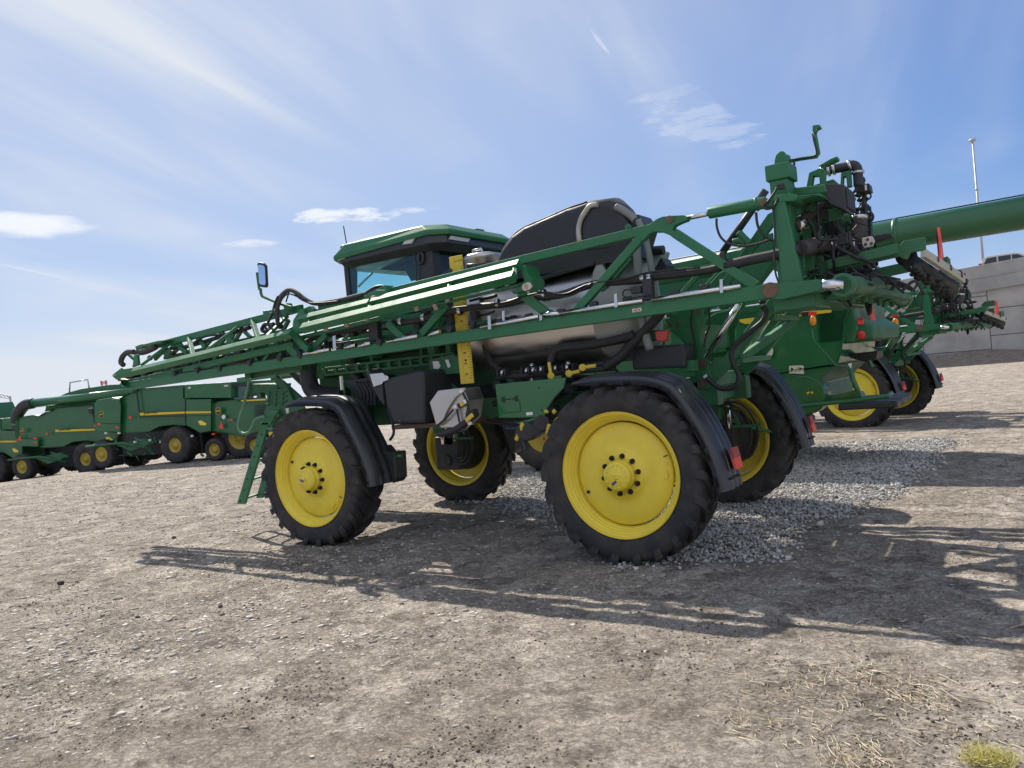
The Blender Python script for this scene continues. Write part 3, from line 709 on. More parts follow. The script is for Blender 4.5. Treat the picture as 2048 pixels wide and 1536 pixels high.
# near rear leg frame of the cab platform
m = MB()
pl(m, [(857, 720), (905, 708), (938, 728), (936, 745), (860, 752)], .8, .15); pb(m, 868, 752, 858, 800, .95, .10, .06); pb(m, 880, 752, 925, 790, .95, .04, .08)
pl(m, [(848, 660), (862, 658), (872, 722), (858, 724)], 1.0, .12); pl(m, [(885, 650), (893, 649), (903, 715), (893, 716)], 1.0, .1)
pf = B(m, 'step_frame', 'green_dull', spr, .008)
for px in ([(865, 723), (876, 722), (881, 733), (876, 738), (867, 737)], [(890, 720), (896, 719), (901, 733), (896, 736)]):
    mm = MB(); pl(mm, px, .785, .012); B(mm, 'warning_plate', 'white', pf)

# ladder and its handrails
m = MB()
def strip(a, b, w, Y, t):
    (x1, y1), (x2, y2) = a, b; pl(m, [(x1-w, y1), (x1+w, y1), (x2+w, y2), (x2-w, y2)], Y, t)
strip((530, 845), (481, 1008), 7.5, .55, .05); strip((548, 820), (530, 850), 9, .55, .05)
strip((551, 880), (518, 996), 6, 1.0, .05); strip((562, 840), (549, 885), 6, 1.0, .05)
lad = B(m, 'ladder', 'green', spr, .006)
for (x, y), (x2, y2) in (((483, 999), (513, 989)), ((500, 960), (528, 951)), ((516, 920), (540, 914))):
    mm = MB(); mm.bar(at(x, y, .57), at(x2, y2, 1.0), .07, .03); B(mm, 'step', 'green_pale', lad, .004)
mm = MB()
for k in range(8):
    t = k/7; mm.cyl(at(481+t*49, 1002-t*155, .545), at(481+t*49, 1002-t*155, .56), .014, 8)
B(mm, 'ladder_bolt', 'ink', lad)
mm = MB(); pt(mm, [(499, 757), (490, 800), (478, 840), (477, 856), (484, 866), (496, 865), (505, 853), (509, 842), (518, 835), (531, 833)], .45, .022, 10); B(mm, 'handrail', 'green_pale', spr)
mm = MB(); pt(mm, [(535, 857), (548, 858), (556, 855), (562, 849)], .5, .016, 8); pt(mm, [(560, 860), (535, 877), (520, 876)], .6, .016, 8); B(mm, 'handrail', 'green_pale', spr)
m = MB()     # stair tower the ladder folds onto
pl(m, [(532, 782), (575, 775), (590, 812), (588, 830), (575, 840), (560, 834), (548, 850), (528, 826), (535, 806)], .7, .06)
for k in range(3): pb(m, 533, 790+k*9, 574, 783+k*9, .69, .03, .02)
for x in (538, 552, 566): pb(m, x, 782, x-2, 812, .69, .02, .03)
pb(m, 505, 752, 612, 733, .75, .18, .10); pl(m, [(488, 742), (500, 740), (501, 757), (490, 758)], .6, .15)
pb(m, 552, 757, 600, 800, .8, .06, .12); pl(m, [(504, 768), (555, 768), (552, 784), (508, 786)], 1.0, .3); pl(m, [(516, 784), (520, 784), (523, 796), (512, 796)], 1.0, .1)
pl(m, [(563, 812), (600, 802), (613, 822), (590, 838), (578, 840)], .6, .03)
st = B(m, 'stair_tower', 'green_dull', spr, .006)
mm = MB(); pl(mm, [(548, 822), (557, 821), (557, 833), (549, 834)], .68, .01); pl(mm, [(571, 817), (577, 816), (577, 826), (573, 827)], .59, .01); B(mm, 'label_sticker', 'cream', st)
mm = MB(); pl(mm, [(537, 865), (546, 863), (546, 876), (539, 877)], .5, .02); B(mm, 'marker_tag', 'yellow_plain', st)

# cab
CX0, CX1, CY0, CY1, CZ0, CZ1 = -4.95, -3.18, 1.12, 2.90, 2.75, 4.30
m = MB()
for y0, y1 in ((CY0, CY0+.06), (CY1-.06, CY1)):
    m.box((CX0, y0, 3.45), (CX0+.09, y1, CZ1)); m.box((CX1-.25, y0, 3.45), (CX1, y1, CZ1)); m.box((CX0+.09, y0, 4.17), (CX1-.25, y1, CZ1))
m.box((CX1-.06, CY0+.06, CZ0), (CX1, CY1-.06, 3.55)); m.box((CX1-.06, CY0+.06, 3.55), (CX1, CY0+.2, CZ1)); m.box((CX1-.06, CY1-.2, 3.55), (CX1, CY1-.06, CZ1)); m.box((CX1-.06, CY0+.2, 4.15), (CX1, CY1-.2, CZ1))
m.box((CX0, CY0+.06, CZ0), (CX0+.06, CY1-.06, 3.2))
m.box((CX0, CY0, CZ0-.05), (CX1, CY1, CZ0))
cab = B(m, 'cab', 'black', spr, .012)
for y0, y1 in ((CY0-.01, CY0+.06), (CY1-.06, CY1+.01)):
    mm = MB(); mm.box((CX0, y0, CZ0), (CX1, y1, 3.45)); B(mm, 'cab_lower_panel', 'green', cab, .012)
mm = MB(); mm.box((CX0+.085, CY0+.018, 3.44), (CX1-.245, CY0+.026, 4.18)); mm.box((CX0+.085, CY1-.026, 3.44), (CX1-.245, CY1-.018, 4.18)); B(mm, 'side_window', 'glass_tint', cab)
mm = MB(); mm.box((CX1-.03, CY0+.19, 3.54), (CX1-.022, CY1-.19, 4.16)); B(mm, 'rear_window', 'glass_dark', cab)
mm = MB(); mm.box((CX0+.02, CY0+.06, 3.2), (CX0+.028, CY1-.06, CZ1)); B(mm, 'windscreen', 'glass_tint', cab)
mm = MB()       # blinds on the far windows leave one bright opening
Yb = CY1-.035
pl(mm, [(700, 500), (850, 478), (860, 545), (815, 549), (812, 543), (714, 536), (714, 600), (700, 603)], Yb-1.2, .01)
pl(mm, [(815, 549), (822, 562), (832, 560), (845, 575), (862, 570), (858, 530)], Yb-1.2, .01)
B(mm, 'window_blind', 'shade', cab)
mm = MB(); pt(mm, [(745, 523), (780, 515), (828, 503), (826, 495), (790, 498), (750, 512)], 1.35, .03, 8); B(mm, 'sun_visor', 'black', cab)
mm = MB(); mm.tube([at(717, 573, 2.6), at(746, 544, 2.6)], .022, 8); B(mm, 'wiper_arm', 'steel', cab)
mm = MB(); mm.box((-4.2, 1.7, 2.8), (-3.6, 2.3, 3.3)); mm.box((-3.72, 1.75, 3.3), (-3.55, 2.25, 3.75)); B(mm, 'seat', 'plastic_dark', cab, .05)
mm = MB(); pt(mm, [(829, 510), (832, 540), (833, 566)], 1.09, .014); pt(mm, [(838, 506), (845, 508), (845, 524), (838, 526), (838, 506)], 1.09, .02); B(mm, 'door_handle', 'black', cab)
# roof
def ring(x0, x1, y0, y1, ch, z): return [(x0, y0+ch*1.6, z), (x0+ch, y0, z), (x1-ch, y0, z), (x1, y0+ch, z), (x1, y1-ch, z), (x1-ch, y1, z), (x0+ch, y1, z), (x0, y1-ch*1.6, z)]
m = MB(); rows = [ring(-5.22, -2.90, .98, 3.04, .22, 4.31), ring(-5.24, -2.88, .97, 3.05, .23, 4.37), ring(-5.05, -3.0, 1.04, 2.98, .24, 4.47), ring(-4.75, -3.3, 1.25, 2.77, .25, 4.53)]
# the green cap drops lower at the front
for r_ in rows[:2]:
    for i in (0, 1, 6, 7): r_[i] = (r_[i][0], r_[i][1], r_[i][2]-.07)
m.grid(rows, smooth=False, closed=True); m.add(rows[-1], [list(range(8))]); m.add(rows[0], [list(range(8))[::-1]])
roof = B(m, 'cab_roof', 'green', cab, .02)
m = MB(); rows = [ring(-5.0, -3.08, 1.10, 2.92, .12, 4.10), ring(-5.12, -2.97, 1.02, 3.0, .2, 4.2), ring(-5.12, -2.97, 1.02, 3.0, .2, 4.33)]
m.grid(rows, smooth=False, closed=True); m.add(rows[0], [list(range(8))[::-1]]); B(m, 'roof_underside', 'black_gloss', cab, .015)
mm = MB(); pl(mm, [(812, 477), (829, 475), (822, 487), (804, 489)], .985, .06); B(mm, 'work_lamp', 'lens', cab, .006)
mm = MB(); rr = [(-2.965, 1.25, 4.24), (-2.965, 1.72, 4.24), (-2.962, 1.78, 4.30), (-2.962, 1.30, 4.30)]; mm.prism(rr, (.02, 0, 0)); B(mm, 'rear_lamp', 'lens', cab, .005)
mm = MB(); mm.box((-2.99, 2.75, 4.2), (-2.93, 2.98, 4.30)); B(mm, 'rear_lamp', 'lens', cab, .01)
mm = MB(); pl(mm, [(668, 512), (686, 510), (690, 517), (676, 521), (668, 518)], 1.0, .12); B(mm, 'front_lamp', 'lens', cab, .01)
mm = MB(); mm.tube([at(694, 493, 1.4), at(687, 452, 1.4)], .009, 6); mm.sphere(at(690, 495, 1.4), .08, 12, 6, (1, 1, .6)); B(mm, 'antenna', 'ink', cab)
mm = MB(); mm.box((-4.1, 1.5, 4.53), (-3.95, 1.65, 4.57)); mm.box((-3.25, 2.2, 4.48), (-3.1, 2.4, 4.53)); B(mm, 'roof_receiver', 'green', cab, .01)

# rear view mirror on its arm
YM = .35
m = MB(); pt(m, [(521, 577), (523, 590), (530, 595), (565, 609), (585, 615)], YM, .022, 10); pt(m, [(514, 545), (518, 575), (521, 580)], YM, .02, 8)
B(m, 'mirror_arm', 'green_dull', spr)
m = MB(); c0 = at(522, 550, YM)
def mirr(mb, off, s, t):
    px = [(514, 528), (517, 524), (527, 526), (531, 531), (533, 570), (531, 575), (521, 574), (517, 570)]
    cx, cy = 523.5, 550
    mb.prism([at(cx+(x-cx)*s, cy+(y-cy)*s, YM+off) for x, y in px], (-.02, t, 0))
mirr(m, 0, 1, .06); mi = B(m, 'mirror', 'black', spr, .012); m = MB(); mirr(m, -.006, .80, .006); B(m, 'mirror_glass', 'mirror', mi)

# liquid tank lying along the frame: steel middle, plastic rear end, black cover on top
TY = 1.70
def ellrow(x, hw, hh, zc, n=44, p=2.05):
    out = []
    for k in range(n):
        a = 2*math.pi*k/n; c, s_ = math.cos(a), math.sin(a)
        q = p if s_ > 0 else 3.0
        out.append((x, TY+hw*abs(c)**(2/q)*(1 if c > 0 else -1), zc+hh*abs(s_)**(2/q)*(1 if s_ > 0 else -1)))
    return out
m = MB(); rows = [ellrow(x, .96*k, .72*k, 2.98) for x, k in ((-2.90, .05), (-2.88, .45), (-2.80, .70), (-2.68, .86), (-2.52, .95), (-2.34, .99), (-2.1, 1), (-.52, 1))]
m.grid(rows, closed=True); tank = B(m, 'tank', 'stainless', spr)
m = MB(); rows = [[(x-max(0, (q[1]-1.2)*.30*(x+.52)/.6), q[1], q[2]) for q in ellrow(x, .96*k, .72*k, 2.98)] for x, k in ((-.52, 1.0), (-.50, 1.015), (-.46, 1.015), (-.2, 1.0), (-.08, .96), (.02, .86), (.08, .65), (.11, .3), (.12, .02))]
m.grid(rows, closed=True); tp = B(m, 'tank_end', 'tank_plastic', tank)
m = MB(); pl(m, [(1181, 615), (1184, 545), (1192, 525), (1204, 524), (1212, 545), (1216, 620)], .80, .2); pl(m, [(1240, 490), (1262, 476), (1268, 482), (1246, 520), (1226, 545), (1222, 520)], .98, .3)
pl(m, [(1298, 500), (1325, 500), (1316, 530), (1300, 545)], 1.7, .3)
B(m, 'tank_rib', 'tank_plastic', tank, .03)
m = MB()
prof = [(at(x, y, 1.02)[0], at(x, y, 1.45)[2]) for x, y in ((990, 585), (1003, 543), (1017, 508), (1037, 480), (1062, 462), (1100, 446), (1150, 424), (1190, 411), (1236, 405), (1262, 424), (1283, 455), (1297, 500), (1303, 560))]; prof[0] = (prof[0][0], 3.44); prof[-1] = (prof[-1][0], 3.44)
rows = []
for y, k, sh in ((.79, .80, 0), (.80, .87, 0), (.85, .915, 0), (.95, .945, 0), (1.15, .98, 0), (1.4, 1, 0), (1.7, .99, 0), (2.0, .955, 0), (2.2, .90, 0), (2.4, .78, 0), (2.55, .55, 0)):
    rows.append([(-.9+(x+.9)*(1-(1-k)*.35)-max(0, (x+.7)/.8)*max(0, y-1.0)*.36, y, 3.44+(z-3.44)*k) for x, z in prof])
m.grid(rows); m.add(rows[0], [list(range(len(prof)))[::-1]]); m.add(rows[-1], [list(range(len(prof)))])
for r_ in (rows[0], rows[-1]): pass
cov = B(m, 'tank_cover', 'tank_cover', tank)
mm = MB(); mm.tube([(-.9+(x+.9)*.955, .845, 3.44+(z-3.44)*.91) for x, z in prof[1:8]], .014, 8, sub=4); B(mm, 'cover_seam', 'plastic_dark', cov)
mm = MB(); mm.bar(at(1100, 505, .79), at(1215, 494, .79), .03, .02); mm.bar(at(1045, 568, .80), at(1190, 526, .80), .06, .05); B(mm, 'cover_rail', 'tank_cover', cov, .01)
mm = MB(); pt(mm, [(1159, 483), (1157, 460), (1161, 440), (1170, 425), (1180, 412), (1195, 409)], .765, .032, 10); B(mm, 'sight_hose', 'hose_clear', tank)
mm = MB(); pt(mm, [(1232, 414), (1245, 420), (1262, 432), (1270, 440)], .8, .045, 10); pt(mm, [(1276, 440), (1288, 470), (1300, 520), (1308, 580), (1312, 640)], .82, .040, 10)
pt(mm, [(1272, 470), (1275, 520), (1278, 580), (1284, 640), (1300, 700)], .76, .050, 12); B(mm, 'fill_hose', 'hose_grey', tank)
mm = MB()
mm.cyl(at(1196, 413, 1.05), at(1240, 411, 1.05), .045, 10); mm.sphere(at(1240, 414, 1.05), .06, 12, 8); pt(mm, [(1240, 415), (1262, 440), (1280, 452)], .98, .05, 10)
mm.cyl(at(1236, 480, .95), at(1236, 462, .95), .13, 16); pl(mm, [(1240, 440), (1275, 428), (1292, 450), (1280, 490), (1250, 490)], 1.0, .4); mm.cyl(at(1300, 502, 1.65), at(1328, 500, 1.65), .06, 14)
pl(mm, [(1304, 545), (1322, 515), (1332, 530), (1330, 548)], 1.7, .3)
B(mm, 'tank_fitting', 'black', tank, .01)
mm = MB(); mm.cyl(at(1208, 508, .93), at(1203, 530, .93), .06, 12); pt(mm, [(1208, 522), (1207, 560), (1216, 600), (1240, 650), (1262, 690)], .86, .05, 10)
pt(mm, [(965, 600), (966, 660), (972, 700), (985, 728), (1010, 745), (1040, 752)], .82, .045, 10); pt(mm, [(1102, 725), (1108, 705), (1120, 696), (1180, 690), (1250, 676), (1268, 668)], .72, .055, 12)
pt(mm, [(1210, 735), (1240, 715), (1262, 690), (1310, 640), (1325, 620)], .75, .06, 12); B(mm, 'tank_hose', 'hose', tank)
mm = MB(); pt(mm, [(1012, 750), (1040, 752), (1100, 746), (1230, 735)], .78, .045, 10); pt(mm, [(990, 757), (1240, 722)], .8, .03, 8)
for x in (1000, 1015, 1048, 1062, 1078, 1092, 1112, 1130, 1150): mm.box(at(x-4, 752-(x-1000)*.08, .62), at(x+4, 738-(x-1000)*.08, .76))
B(mm, 'valve_manifold', 'black', tank, .006)
mm = MB()
for x in (1004, 1053, 1066, 1082, 1110, 1134): mm.cyl(at(x, 752-(x-1000)*.08, .66), at(x, 740-(x-1000)*.08, .66), .028, 10)
mm.tube([at(1063, 727, .75), at(1064, 735, .75)], .03); mm.tube([at(1136, 722, .75), at(1137, 732, .75)], .03); B(mm, 'pipe_clamp', 'steel', tank)
for (a, b) in (((1098, 724), (1102, 752)), ((1138, 747), (1160, 742)), ((1165, 735), (1192, 731))):
    mm = MB(); mm.bar(at(*a, .60), at(*b, .60), .028, .045); mm.cyl(at(*(b if a[1] < b[1] else a), .61), at(*(b if a[1] < b[1] else a), .56), .045, 12); B(mm, 'valve_handle', 'gauge_yellow', tank, .012)
# depth gauge of the tank: yellow channel with tick marks
YG = .52
m = MB(); m.box((-2.36, YG, 2.15), (-2.215, YG+.02, 3.84)); m.box((-2.43, YG, 2.15), (-2.36, YG+.09, 3.84))
gg = B(m, 'depth_gauge', 'gauge_yellow', spr, .006)
mm = MB(); zz = 2.22
while zz < 3.72:
    w = .05 if round((zz-2.22)/.035) % 4 == 0 else .026
    mm.box((-2.22-w, YG-.003, zz), (-2.22, YG, zz+.006)); zz += .035
mm.cyl((-2.31, YG-.004, 2.46), (-2.31, YG, 2.46), .016, 10)
B(mm, 'tick_mark', 'ink', gg)
k = 0
for z_ in (2.26, 2.40, 2.54, 2.68, 2.82, 2.96, 3.10, 3.24):
    text_mesh(str(k+1)+'00', .032, 'gauge_number', 'ink', gg, Matrix.Translation((-2.34, YG-.002, z_)) @ Matrix.Rotation(R(90), 4, 'X'), .001, origin=RO); k += 1
text_mesh('US   GALLONS', .02, 'gauge_heading', 'ink', gg, Matrix.Translation((-2.345, YG-.002, 3.76)) @ Matrix.Rotation(R(90), 4, 'X'), .001, origin=RO)
mm = MB(); mm.box((-2.46, YG+.02, 3.56), (-2.3, YG+.1, 3.60)); mm.cyl((-2.42, YG-.02, 3.66), (-2.42, YG+.1, 3.66), .03); mm.cyl((-2.17, YG+.03, 3.68), (-2.0, YG+.2, 3.68), .035); mm.box((-2.38, YG+.02, 2.2), (-2.3, YG+.12, 2.24)); B(mm, 'gauge_bracket', 'black', gg)
# steel can with lid between cab and tank
m = MB(); c = at(961, 560, 1.15); r_ = .27
m.lathe([(0, 3.94), (r_*.6, 3.94), (r_*.96, 3.915), (r_, 3.89), (r_, 3.86), (r_*.97, 3.85), (r_*.97, 3.1), (0, 3.1)], (c[0], 1.25, 0), (0, 0, 1), 40)
can = B(m, 'rinse_can', 'stainless', spr); mm = MB(); mm.tube([(c[0]-.1, 1.15, 3.93), (c[0]-.08, 1.15, 3.99), (c[0]+.06, 1.15, 3.99), (c[0]+.08, 1.15, 3.93)], .018); B(mm, 'can_latch', 'steel', can)

# side panels and boxes
m = MB(); pl(m, [(990, 768.5), (1131.6, 755), (1127, 775), (1109.5, 793), (1096, 813), (1087, 835), (997.7, 836)], .42, .03)
gp = B(m, 'side_panel', 'green_panel', spr, .006)
mm = MB(); mm.cyl(at(1008, 799, .41), at(1008, 799, .422), .04, 14); mm.cyl(at(1034, 797, .41), at(1034, 797, .422), .04, 14); mm.bar(at(1008, 799, .415), at(1034, 797, .415), .01, .012)
mm.bar(at(1009, 826, .417), at(1041, 823, .417), .004, .006); mm.bar(at(1041, 823, .417), at(1039, 800, .417), .004, .006); mm.cyl(at(1078, 775, .415), at(1078, 775, .422), .012, 8); mm.cyl(at(1084, 820, .415), at(1084, 820, .422), .012, 8)
B(mm, 'panel_latch', 'ink', gp)
mm = MB(); pl(mm, [(1052, 825), (1065, 824), (1065, 830), (1053, 831)], .412, .008); B(mm, 'label_sticker', 'white', gp)
m = MB(); pl(m, [(765, 763.5), (772, 757), (838, 741), (847, 744), (849, 847), (785, 848), (771, 812)], .32, .95)
bx = B(m, 'side_tank', 'plastic_dark', spr, .05, 3)
m = MB(); pl(m, [(728, 740), (736, 738), (744, 752), (752, 775), (763, 764), (768, 812), (757, 800)], .35, .3); B(m, 'side_tank_lip', 'plastic_dark', bx, .02)
m = MB(); pl(m, [(739, 748), (765, 745.5), (771, 752), (764, 768), (747, 774)], .33, .02); pl(m, [(772, 750), (777, 754), (776, 760), (765, 764), (767, 758)], .30, .02); B(m, 'side_tank_shield', 'steel', bx, .004)
m = MB(); m.cyl(at(799, 842, .31), at(799, 842, .33), .014); m.box((-3.7, .5, 1.60), (-2.6, 1.3, 1.66)); B(m, 'side_tank_bracket', 'brown_dust', bx)
m = MB(); pt(m, [(775, 815), (786, 850), (787, 868), (780, 880)], .5, .02); B(m, 'side_tank_hose', 'hose', bx)
# steel filling bowl with its valves
m = MB(); pl(m, [(876, 781), (927, 775), (931, 779), (910, 796), (899, 812), (889, 832), (884, 848), (872, 850), (859, 805)], .12, .06)
m.prism([at(x, y, .16) for x, y in [(927, 776), (936, 800), (930, 838), (915, 855), (880, 856), (884, 846), (892, 822), (904, 802)]], (0, .35, 0))
m.lathe([(.02, -.1), (.24, -.08), (.27, 0), (.22, .12), (.1, .22)], at(912, 830, .42)+V3((0, 0, 0)), (0, 0, -1), 28)
bowl = B(m, 'filling_bowl', 'stainless', spr, .008)
mm = MB(); pt(mm, [(878, 868), (905, 862), (925, 850), (940, 838)], .14, .045, 10); pt(mm, [(925, 785), (932, 800), (940, 830)], .1, .016, 8); pt(mm, [(912, 813), (890, 838), (873, 852)], .1, .014, 8); pt(mm, [(914, 818), (918, 840), (925, 862), (930, 868)], .12, .014, 8)
pl(mm, [(930, 826), (945, 818), (950, 832), (936, 842)], .1, .1); pl(mm, [(913, 808), (924, 804), (926, 812), (916, 816)], .1, .06)
B(mm, 'bowl_hose', 'hose', bowl)
mm = MB(); mm.tube([at(922, 786, .1), at(924, 780, .1)], .03); mm.tube([at(929, 800, .1), at(932, 808, .1)], .03); mm.tube([at(908, 816, .1), at(915, 812, .1)], .03); mm.tube([at(939, 844, .1), at(941, 850, .1)], .03); B(mm, 'bowl_fitting', 'white', bowl)
for a, b in (((932, 842), (946, 829)), ((922, 804), (926, 812))):
    mm = MB(); mm.bar(at(*a, .06), at(*b, .06), .03, .06); B(mm, 'valve_handle', 'gauge_yellow', bowl, .012)
# black filling coupler with levers below the panel
m = MB(); pl(m, [(1040, 845), (1068, 836), (1090, 842), (1096, 858), (1072, 872), (1050, 884), (1040, 872)], .45, .2); m.cyl(at(1052, 862, .4), at(1052, 862, .7), .12, 16); m.cyl(at(1084, 846, .4), at(1084, 846, .7), .10, 16)
cp = B(m, 'filling_coupler', 'black', spr, .012)
for a, b in (((1046, 846), (1032, 881)), ((1099, 848), (1095, 868)), ((1118, 836), (1110, 845)), ((1094, 820), (1092, 826)), ((1111, 820), (1106, 826))):
    mm = MB(); mm.bar(at(*a, .38), at(*b, .38), .03, .055); B(mm, 'valve_handle', 'gauge_yellow', cp, .012)
m = MB(); pl(m, [(1034, 845), (1075, 834), (1074, 838), (1060, 843), (1036, 848)], .42, .2); B(m, 'coupler_bracket', 'green', cp)
m = MB(); pl(m, [(1262, 694), (1365, 688), (1370, 700), (1370, 735), (1264, 740)], .92, .35)
B(m, 'battery_box', 'plastic_dark', spr, .03)
m = MB(); pl(m, [(1309, 662), (1336, 661), (1333, 680), (1326, 684), (1312, 682)], .80, .06); tl = B(m, 'tail_lamp', 'lamp_red', spr, .01)
m = MB(); pl(m, [(1290, 661), (1336, 659), (1336, 664), (1300, 684), (1290, 683)], .86, .1); pl(m, [(1358, 722), (1388, 720), (1388, 742), (1360, 740)], 1.0, .15); B(m, 'lamp_bracket', 'green', tl)
# rear frame plates
m = MB()
rp = [(1386, 616), (1409, 615), (1405, 627), (1410, 642), (1402, 660), (1402, 682), (1417, 706), (1420, 718), (1417, 731), (1426, 762), (1417, 779), (1395, 777), (1387.5, 722), (1380, 700), (1362, 680), (1340, 660), (1330, 640), (1360, 622)]
pl(m, rp, 1.32, .05); m.prism([at(x, y, 1.32)+V3((0, 1.33, 0)) for x, y in rp], (0, .05, 0))
a = at(1398, 760, 1.32); m.box((a[0]-.12, 1.34, a[2]-.1), (a[0]+.12, 2.66, a[2]+.06)); a = at(1385, 670, 1.32); m.box((a[0]-.12, 1.36, a[2]-.18), (a[0]+.04, 2.66, a[2]+.12))
tw = B(m, 'rear_frame', 'green', spr, .008)
for p_ in ((1404, 727), (1404, 765), (1396, 622), (1339, 648), (1356, 646)):
    mm = MB(); q = at(*p_, 1.31); mm.cyl(q, q+V3((0, .03, 0)), .06 if p_[0] == 1404 else .03, 14); B(mm, 'pivot_pin', 'bolt', tw)
mm = MB(); pl(mm, [(1406, 753), (1412, 748), (1415, 752), (1409, 757)], 1.25, .01); B(mm, 'label_sticker', 'white', tw)
# ---------------------------------------------------------------- lift linkage and boom carrier at the rear
def arm(px, Y, t=.12): 
    m = MB(); pl(m, px, Y, t); return m
Z3 = V3((0, 1.18, 0))
ar = [(1417, 738), (1426, 715), (1446, 714), (1459, 700), (1539, 596), (1562, 596), (1553, 618), (1456, 738), (1431, 762), (1420, 748)]
m = MB(); m.prism([at(x, y, 1.36) for x, y in ar], (0, .10, 0)); m.prism([at(x, y, 1.36)+Z3 for x, y in ar], (0, .10, 0))
a, b = at(1470, 722, 1.4), at(1540, 635, 1.4)
m.bar(a, a+V3((0, 1.2, 0)), .20, .06); m.bar(b, b+V3((0, 1.2, 0)), .10, .06)
m.bar(at(1462, 730, 1.4), at(1540, 640, 1.4)+V3((0, 1.1, 0)), .09, .09)
lk = B(m, 'lift_linkage', 'green', spr, .008)
up = [(1398, 622), (1410, 612), (1535, 428), (1552, 420), (1556, 440), (1545, 452), (1425, 612), (1412, 628)]
m = MB(); m.prism([at(x, y, 1.40) for x, y in up], (0, .08, 0)); m.prism([at(x, y, 1.40)+Z3 for x, y in up], (0, .08, 0))
a = at(1455, 570, 1.44); m.bar(a, a+Z3, .1, .1); B(m, 'upper_link', 'green', lk, .008)
m = MB(); pt(m, [(1477, 465), (1489, 478), (1500, 488)], 1.2, .045, 10); pt(m, [(1466, 484), (1480, 482), (1490, 488)], 1.2, .04, 10)
pl(m, [(1418, 568), (1440, 545), (1500, 520), (1530, 470), (1545, 465), (1548, 520), (1500, 600), (1440, 620)], 2.2, .05)
B(m, 'link_bracket', 'green', lk, .01)
for Y in (1.20, 2.78):
    mm = MB(); mm.cyl(at(1413, 716, 1.20)+V3((0, Y-1.2, 0)), at(1492, 585, 1.20)+V3((0, Y-1.2, 0)), .036, 14); B(mm, 'lift_cylinder_rod', 'chrome', lk)
    mm = MB(); mm.cyl(at(1445, 505, 1.25)+V3((0, Y-1.2, 0)), at(1532, 380, 1.25)+V3((0, Y-1.2, 0)), .042, 14); B(mm, 'tilt_cylinder', 'black', lk)
mm = MB(); pt(mm, [(1524, 612), (1532, 622), (1527, 640), (1510, 656), (1484, 678), (1468, 694), (1463, 712), (1468, 730), (1478, 750), (1475, 768), (1462, 776), (1440, 776), (1424, 765), (1414, 755)], 1.15, .032, 12); B(mm, 'lift_hose', 'hose', lk)
mm = MB(); pt(mm, [(1417, 612), (1419, 650), (1412, 672), (1408, 694)], 1.1, .012, 6); pt(mm, [(1386, 616), (1382, 645), (1390, 690), (1388, 720)], 1.25, .012, 6); B(mm, 'cable', 'ink', lk)

# carrier: two towers, cross beams, centre plates
m = MB()
m.box((1.73, .40, 2.60), (2.14, 1.1, 2.74)); m.box((1.73, 1.1, 2.67), (2.14, 3.62, 2.74)); m.box((1.74, .42, 2.70), (1.98, 3.6, 2.78))
for y0, y1 in ((.42, .72), (3.30, 3.60)):
    m.box((1.79, y0, 2.78), (1.97, y1, 3.92)); m.box((1.76, y0-.02, 3.92), (2.0, y1+.02, 4.08))
    m.prism([(1.82, (y0+y1)/2-.03, 4.07), (1.98-.02, (y0+y1)/2-.03, 4.07), (1.955, (y0+y1)/2-.03, 4.17), (1.93, (y0+y1)/2-.03, 4.22), (1.89, (y0+y1)/2-.03, 4.23), (1.85, (y0+y1)/2-.03, 4.20), (1.83, (y0+y1)/2-.03, 4.15)], (0, .06, 0))
m.box((1.82, .7, 3.76), (1.95, 3.32, 3.9)); m.box((1.84, .7, 3.30), (1.95, 3.32, 3.42)); m.box((1.80, 1.3, 2.74), (1.92, 1.5, 3.8)); m.box((1.80, 2.5, 2.74), (1.92, 2.7, 3.8))
car = B(m, 'boom_carrier', 'green', spr, .012)
m = MB()
for y in (1.05, 1.55, 2.0, 2.45, 3.0):
    m.cyl((2.08, y, 2.72), (2.05, y, 3.75), .055, 12); m.box((1.95, y-.03, 3.5), (2.35, y+.03, 3.62))
m.box((2.0, .8, 2.78), (2.3, 3.2, 2.86)); m.box((1.98, .8, 3.60), (2.12, 3.2, 3.72))
for y in (.95, 1.4, 1.9, 2.6, 3.1): m.box((1.97, y-.12, 3.0), (2.06, y+.12, 3.45))
for y in (1.25, 1.75): m.prism([(1.95, y, 3.65), (2.32, y, 3.68), (2.38, y, 3.82), (2.25, y, 3.98), (1.98, y, 3.95)], (0, .05, 0))
B(m, 'carrier_plate', 'green_dull', car, .01)
m = MB(); pl(m, [(1548, 395), (1568, 392), (1607, 572), (1562, 577)], .30, .1); pl(m, [(1548, 392), (1575, 385), (1598, 390), (1590, 402), (1556, 405)], .294, .35); pl(m, [(1574, 402), (1600, 400), (1630, 392), (1648, 394), (1640, 386), (1600, 390), (1570, 396)], .45, .4)
pl(m, [(1570, 377), (1600, 374), (1650, 368), (1655, 385), (1600, 392), (1575, 390)], .7, .05)
B(m, 'hinge_post', 'green', car, .015)
m = MB(); pl(m, [(1528, 582), (1545, 567), (1640, 558), (1644, 571), (1640, 582), (1560, 600), (1534, 596)], .26, .22); hp = B(m, 'hinge_plate', 'green', car, .01)
mm = MB(); q = at(1540, 580, .25); mm.cyl(q, q+V3((0, .05, 0)), .078, 20); B(mm, 'hinge_pin', 'rust', hp)
